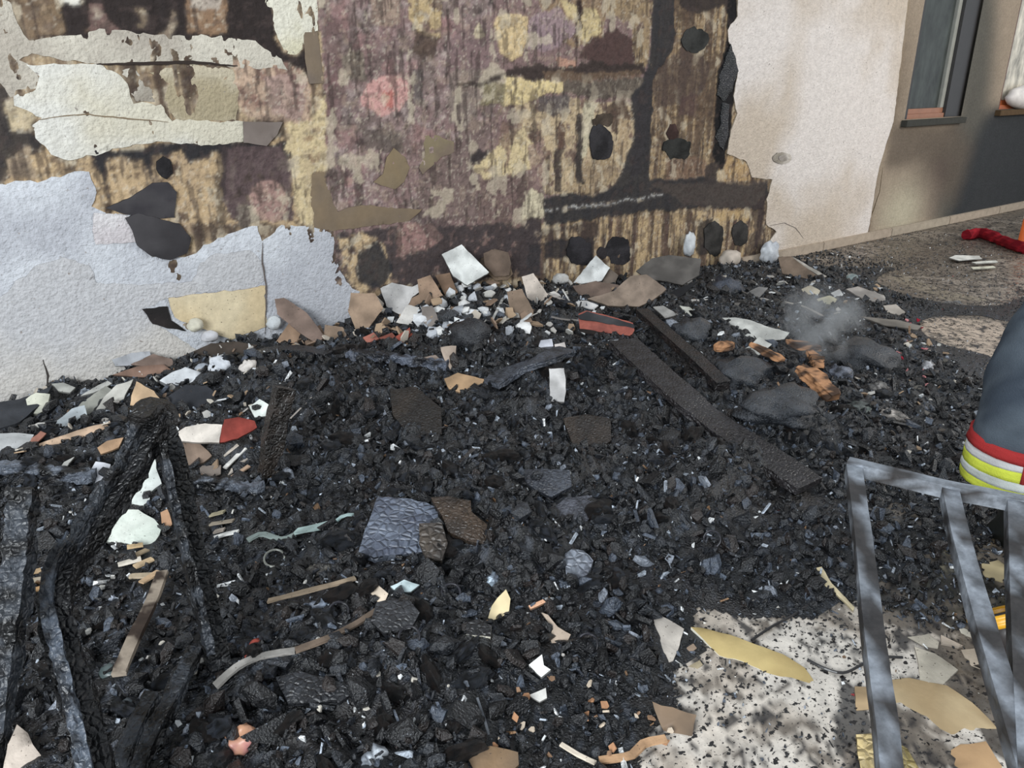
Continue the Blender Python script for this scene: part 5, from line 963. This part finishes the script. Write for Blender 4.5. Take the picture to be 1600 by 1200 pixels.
loft('trouser_leg', [(legc(z), rr(z)-.03*(z < .36), (rr(z)-.03*(z < .36))*.95) for z in zs], (84, 93, 102), (60, 68, 78), 'cloth', wr=.09)
for nm, z1, z2, c, d in [('yellow_band', .165, .195, (196, 206, 76), .006), ('silver_band', .195, .225, (196, 202, 198), .007), ('yellow_band', .225, .262, (196, 206, 76), .006), ('red_trim', .285, .325, (160, 52, 52), .006), ('silver_band', .262, .285, (206, 206, 206), .005)]:
    z1 += .05; z2 += .05
    loft(nm, [(legc(z), rr(z)+d-.004, (rr(z)+d-.004)*.96) for z in np.linspace(z1, z2, 4)], c, tuple(v*.88 for v in c), 'cloth', wr=.02)
q1 = legc(.5)
kn = loft('red_side_strip', [(legc(z)+hdir(foot)*(rr(z)+.004)-rt*.0+rt*.03, .028, .010) for z in np.linspace(.28, .95, 12)], (158, 58, 54), (146, 50, 48), 'cloth', n=10)
off = rt*.62+Vector((0, 0, 0)); hip = legc(.98); 
f2 = foot+rt*.85
other = lambda z: f2.lerp(hip+rt*.12, min(1, z/.98))+Vector((0, 0, 0))
loft('trouser_leg', [(Vector((other(z).x, other(z).y, z)), rr(z)-.03*(z < .36), rr(z)-.03*(z < .36)) for z in zs], (84, 93, 102), (60, 68, 78), 'cloth', wr=.05)
for nm, z1, z2, c in [('yellow_band', .165, .195, (196, 206, 76)), ('silver_band', .195, .225, (196, 202, 198)), ('yellow_band', .225, .262, (196, 206, 76))]:
    loft(nm, [(Vector((other(z).x, other(z).y, z)), rr(z)+.006, rr(z)+.006) for z in np.linspace(z1, z2, 4)], c, c, 'cloth', wr=.02)
for base in (foot, f2):
    d = -hdir(foot)
    loft('boot', [(base+Vector((0, 0, .26)), .075, .08), (base+Vector((0, 0, .12)), .07, .08), (base-d*.03+Vector((0, 0, .07)), .065, .11), (base-d*.06+Vector((0, 0, .035)), .062, .15), (base-d*.06, .062, .155)][::-1], (30, 32, 30), (40, 42, 38), 'plastic', wr=.02)
mid = hip+rt*.18; mid.z = .95; T = lambda z, d=0: mid+Vector((0, 0, z-.95))+rt*d
loft('jacket', [(T(.80), .24, .18), (T(.95), .24, .19), (T(1.15), .22, .16), (T(1.35), .25, .16), (T(1.46), .20, .12), (T(1.52), .09, .09)], (60, 70, 84), (50, 58, 70), 'cloth', wr=.04)
# body: one skinned figure (hips, spine, head, arms with hands, legs inside the trousers)
def skin():
    vs_ = []; es = []; rs = []
    def add(p, r, par=None):
        vs_.append(tuple(Vector(p)-foot)); rs.append(r); i = len(vs_)-1
        if par is not None: es.append((par, i))
        return i
    pv = add(T(.93), .12); ch_ = add(T(1.3), .13, pv); nk = add(T(1.5), .055, ch_); hd = add(T(1.60), .085, nk); add(T(1.72), .08, hd)
    for s, lg in ((-1, [legc(.85), legc(.5), legc(.15)]), (1, [other(.85), other(.5), other(.15)])):
        p = pv
        for q_, z, r in zip(lg, (.85, .5, .12), (.08, .06, .04)): p = add((q_.x, q_.y, z), r, p)
        sh = add(T(1.42, .19*s), .06, ch_); el = add(T(1.14, .28*s)-hdir(foot)*-.05, .045, sh); wr_ = add(T(.98, .24*s)+hdir(foot)*.18, .03, el); pm = add(T(.94, .23*s)+hdir(foot)*.24, .032, wr_)
        for k in range(4): f1 = add(T(.92, (.20+.02*k)*s)+hdir(foot)*.29, .011, pm); add(T(.885, (.20+.02*k)*s)+hdir(foot)*(.31-.01*abs(k-1)), .009, f1)
        th = add(T(.93, .185*s)+hdir(foot)*.24, .012, pm); add(T(.90, .175*s)+hdir(foot)*.27, .010, th)
    me = bpy.data.meshes.new('body'); me.from_pydata(vs_, es, []); me.update(); o = bpy.data.objects.new('body_rig', me); C.objects.link(o)
    sk = o.modifiers.new('s', 'SKIN'); sv = me.skin_vertices[0].data
    for i, r in enumerate(rs): sv[i].radius = (r, r)
    sv[0].use_root = True; sb = o.modifiers.new('b', 'SUBSURF'); sb.levels = 1; sb.render_levels = 1
    dg = bpy.context.evaluated_depsgraph_get(); m2 = bpy.data.meshes.new_from_object(o.evaluated_get(dg)); bpy.data.objects.remove(o); setc(m2, np.tile(lin((196, 150, 126)), (len(m2.vertices), 1)))
    for p in m2.polygons: p.use_smooth = True
    b_ = link('body', m2, M['paint'], per)
    return b_
skin()
for s in (-1, 1): loft('jacket_sleeve', [(T(1.45, .17*s), .08, .08), (T(1.40, .21*s), .08, .08), (T(1.14, .285*s)+hdir(foot)*.05, .068, .068), (T(1.0, .245*s)+hdir(foot)*.16, .055, .055)], (60, 70, 84), (50, 58, 70), 'cloth')
loft('helmet', [(T(1.655), .14, .17), (T(1.67), .135, .16), (T(1.70), .115, .13), (T(1.77), .09, .10), (T(1.81), .04, .045)], (206, 190, 50), (190, 176, 46), 'plastic', wr=0)

# ------------------------------------------------------------ smoke over the smouldering wood
def smoke(name, px, py, size, dens, label):
    p = hit(px, py); 
    bm = bmesh.new(); bmesh.ops.create_icosphere(bm, subdivisions=3, radius=1); me = bpy.data.meshes.new(name); bm.to_mesh(me); bm.free()
    m = bpy.data.materials.new(name); m.use_nodes = True; N = m.node_tree.nodes; Lk = m.node_tree.links; N.remove(N['Principled BSDF'])
    pv = N.new('ShaderNodeVolumePrincipled'); pv.inputs['Color'].default_value = (.82, .84, .86, 1); Lk.new(pv.outputs[0], N['Material Output'].inputs['Volume'])
    tc = N.new('ShaderNodeTexCoord'); ln = N.new('ShaderNodeVectorMath'); ln.operation = 'LENGTH'; Lk.new(tc.outputs['Object'], ln.inputs[0])
    r = N.new('ShaderNodeMapRange'); r.inputs[1].default_value = .95; r.inputs[2].default_value = .1; r.inputs[3].default_value = 0; r.inputs[4].default_value = dens; Lk.new(ln.outputs['Value'], r.inputs[0])
    nz = N.new('ShaderNodeTexNoise'); nz.inputs['Scale'].default_value = 2.2; nz.inputs['Detail'].default_value = 4; Lk.new(tc.outputs['Object'], nz.inputs[0])
    r2 = N.new('ShaderNodeMapRange'); r2.inputs[1].default_value = .42; r2.inputs[2].default_value = .62; Lk.new(nz.outputs[0], r2.inputs[0])
    mu = N.new('ShaderNodeMath'); mu.operation = 'MULTIPLY'; Lk.new(r.outputs[0], mu.inputs[0]); Lk.new(r2.outputs[0], mu.inputs[1]); Lk.new(mu.outputs[0], pv.inputs['Density'])
    o = link(name, me, m, loc=p+Vector((0, 0, size[2]*.8))); o.scale = size; return tag(o, label, 'smoke', kind='stuff')
smoke('smoke', 1275, 560, (.26, .26, .26), 9, 'thin grey smoke rising over the orange scorched wood ends')
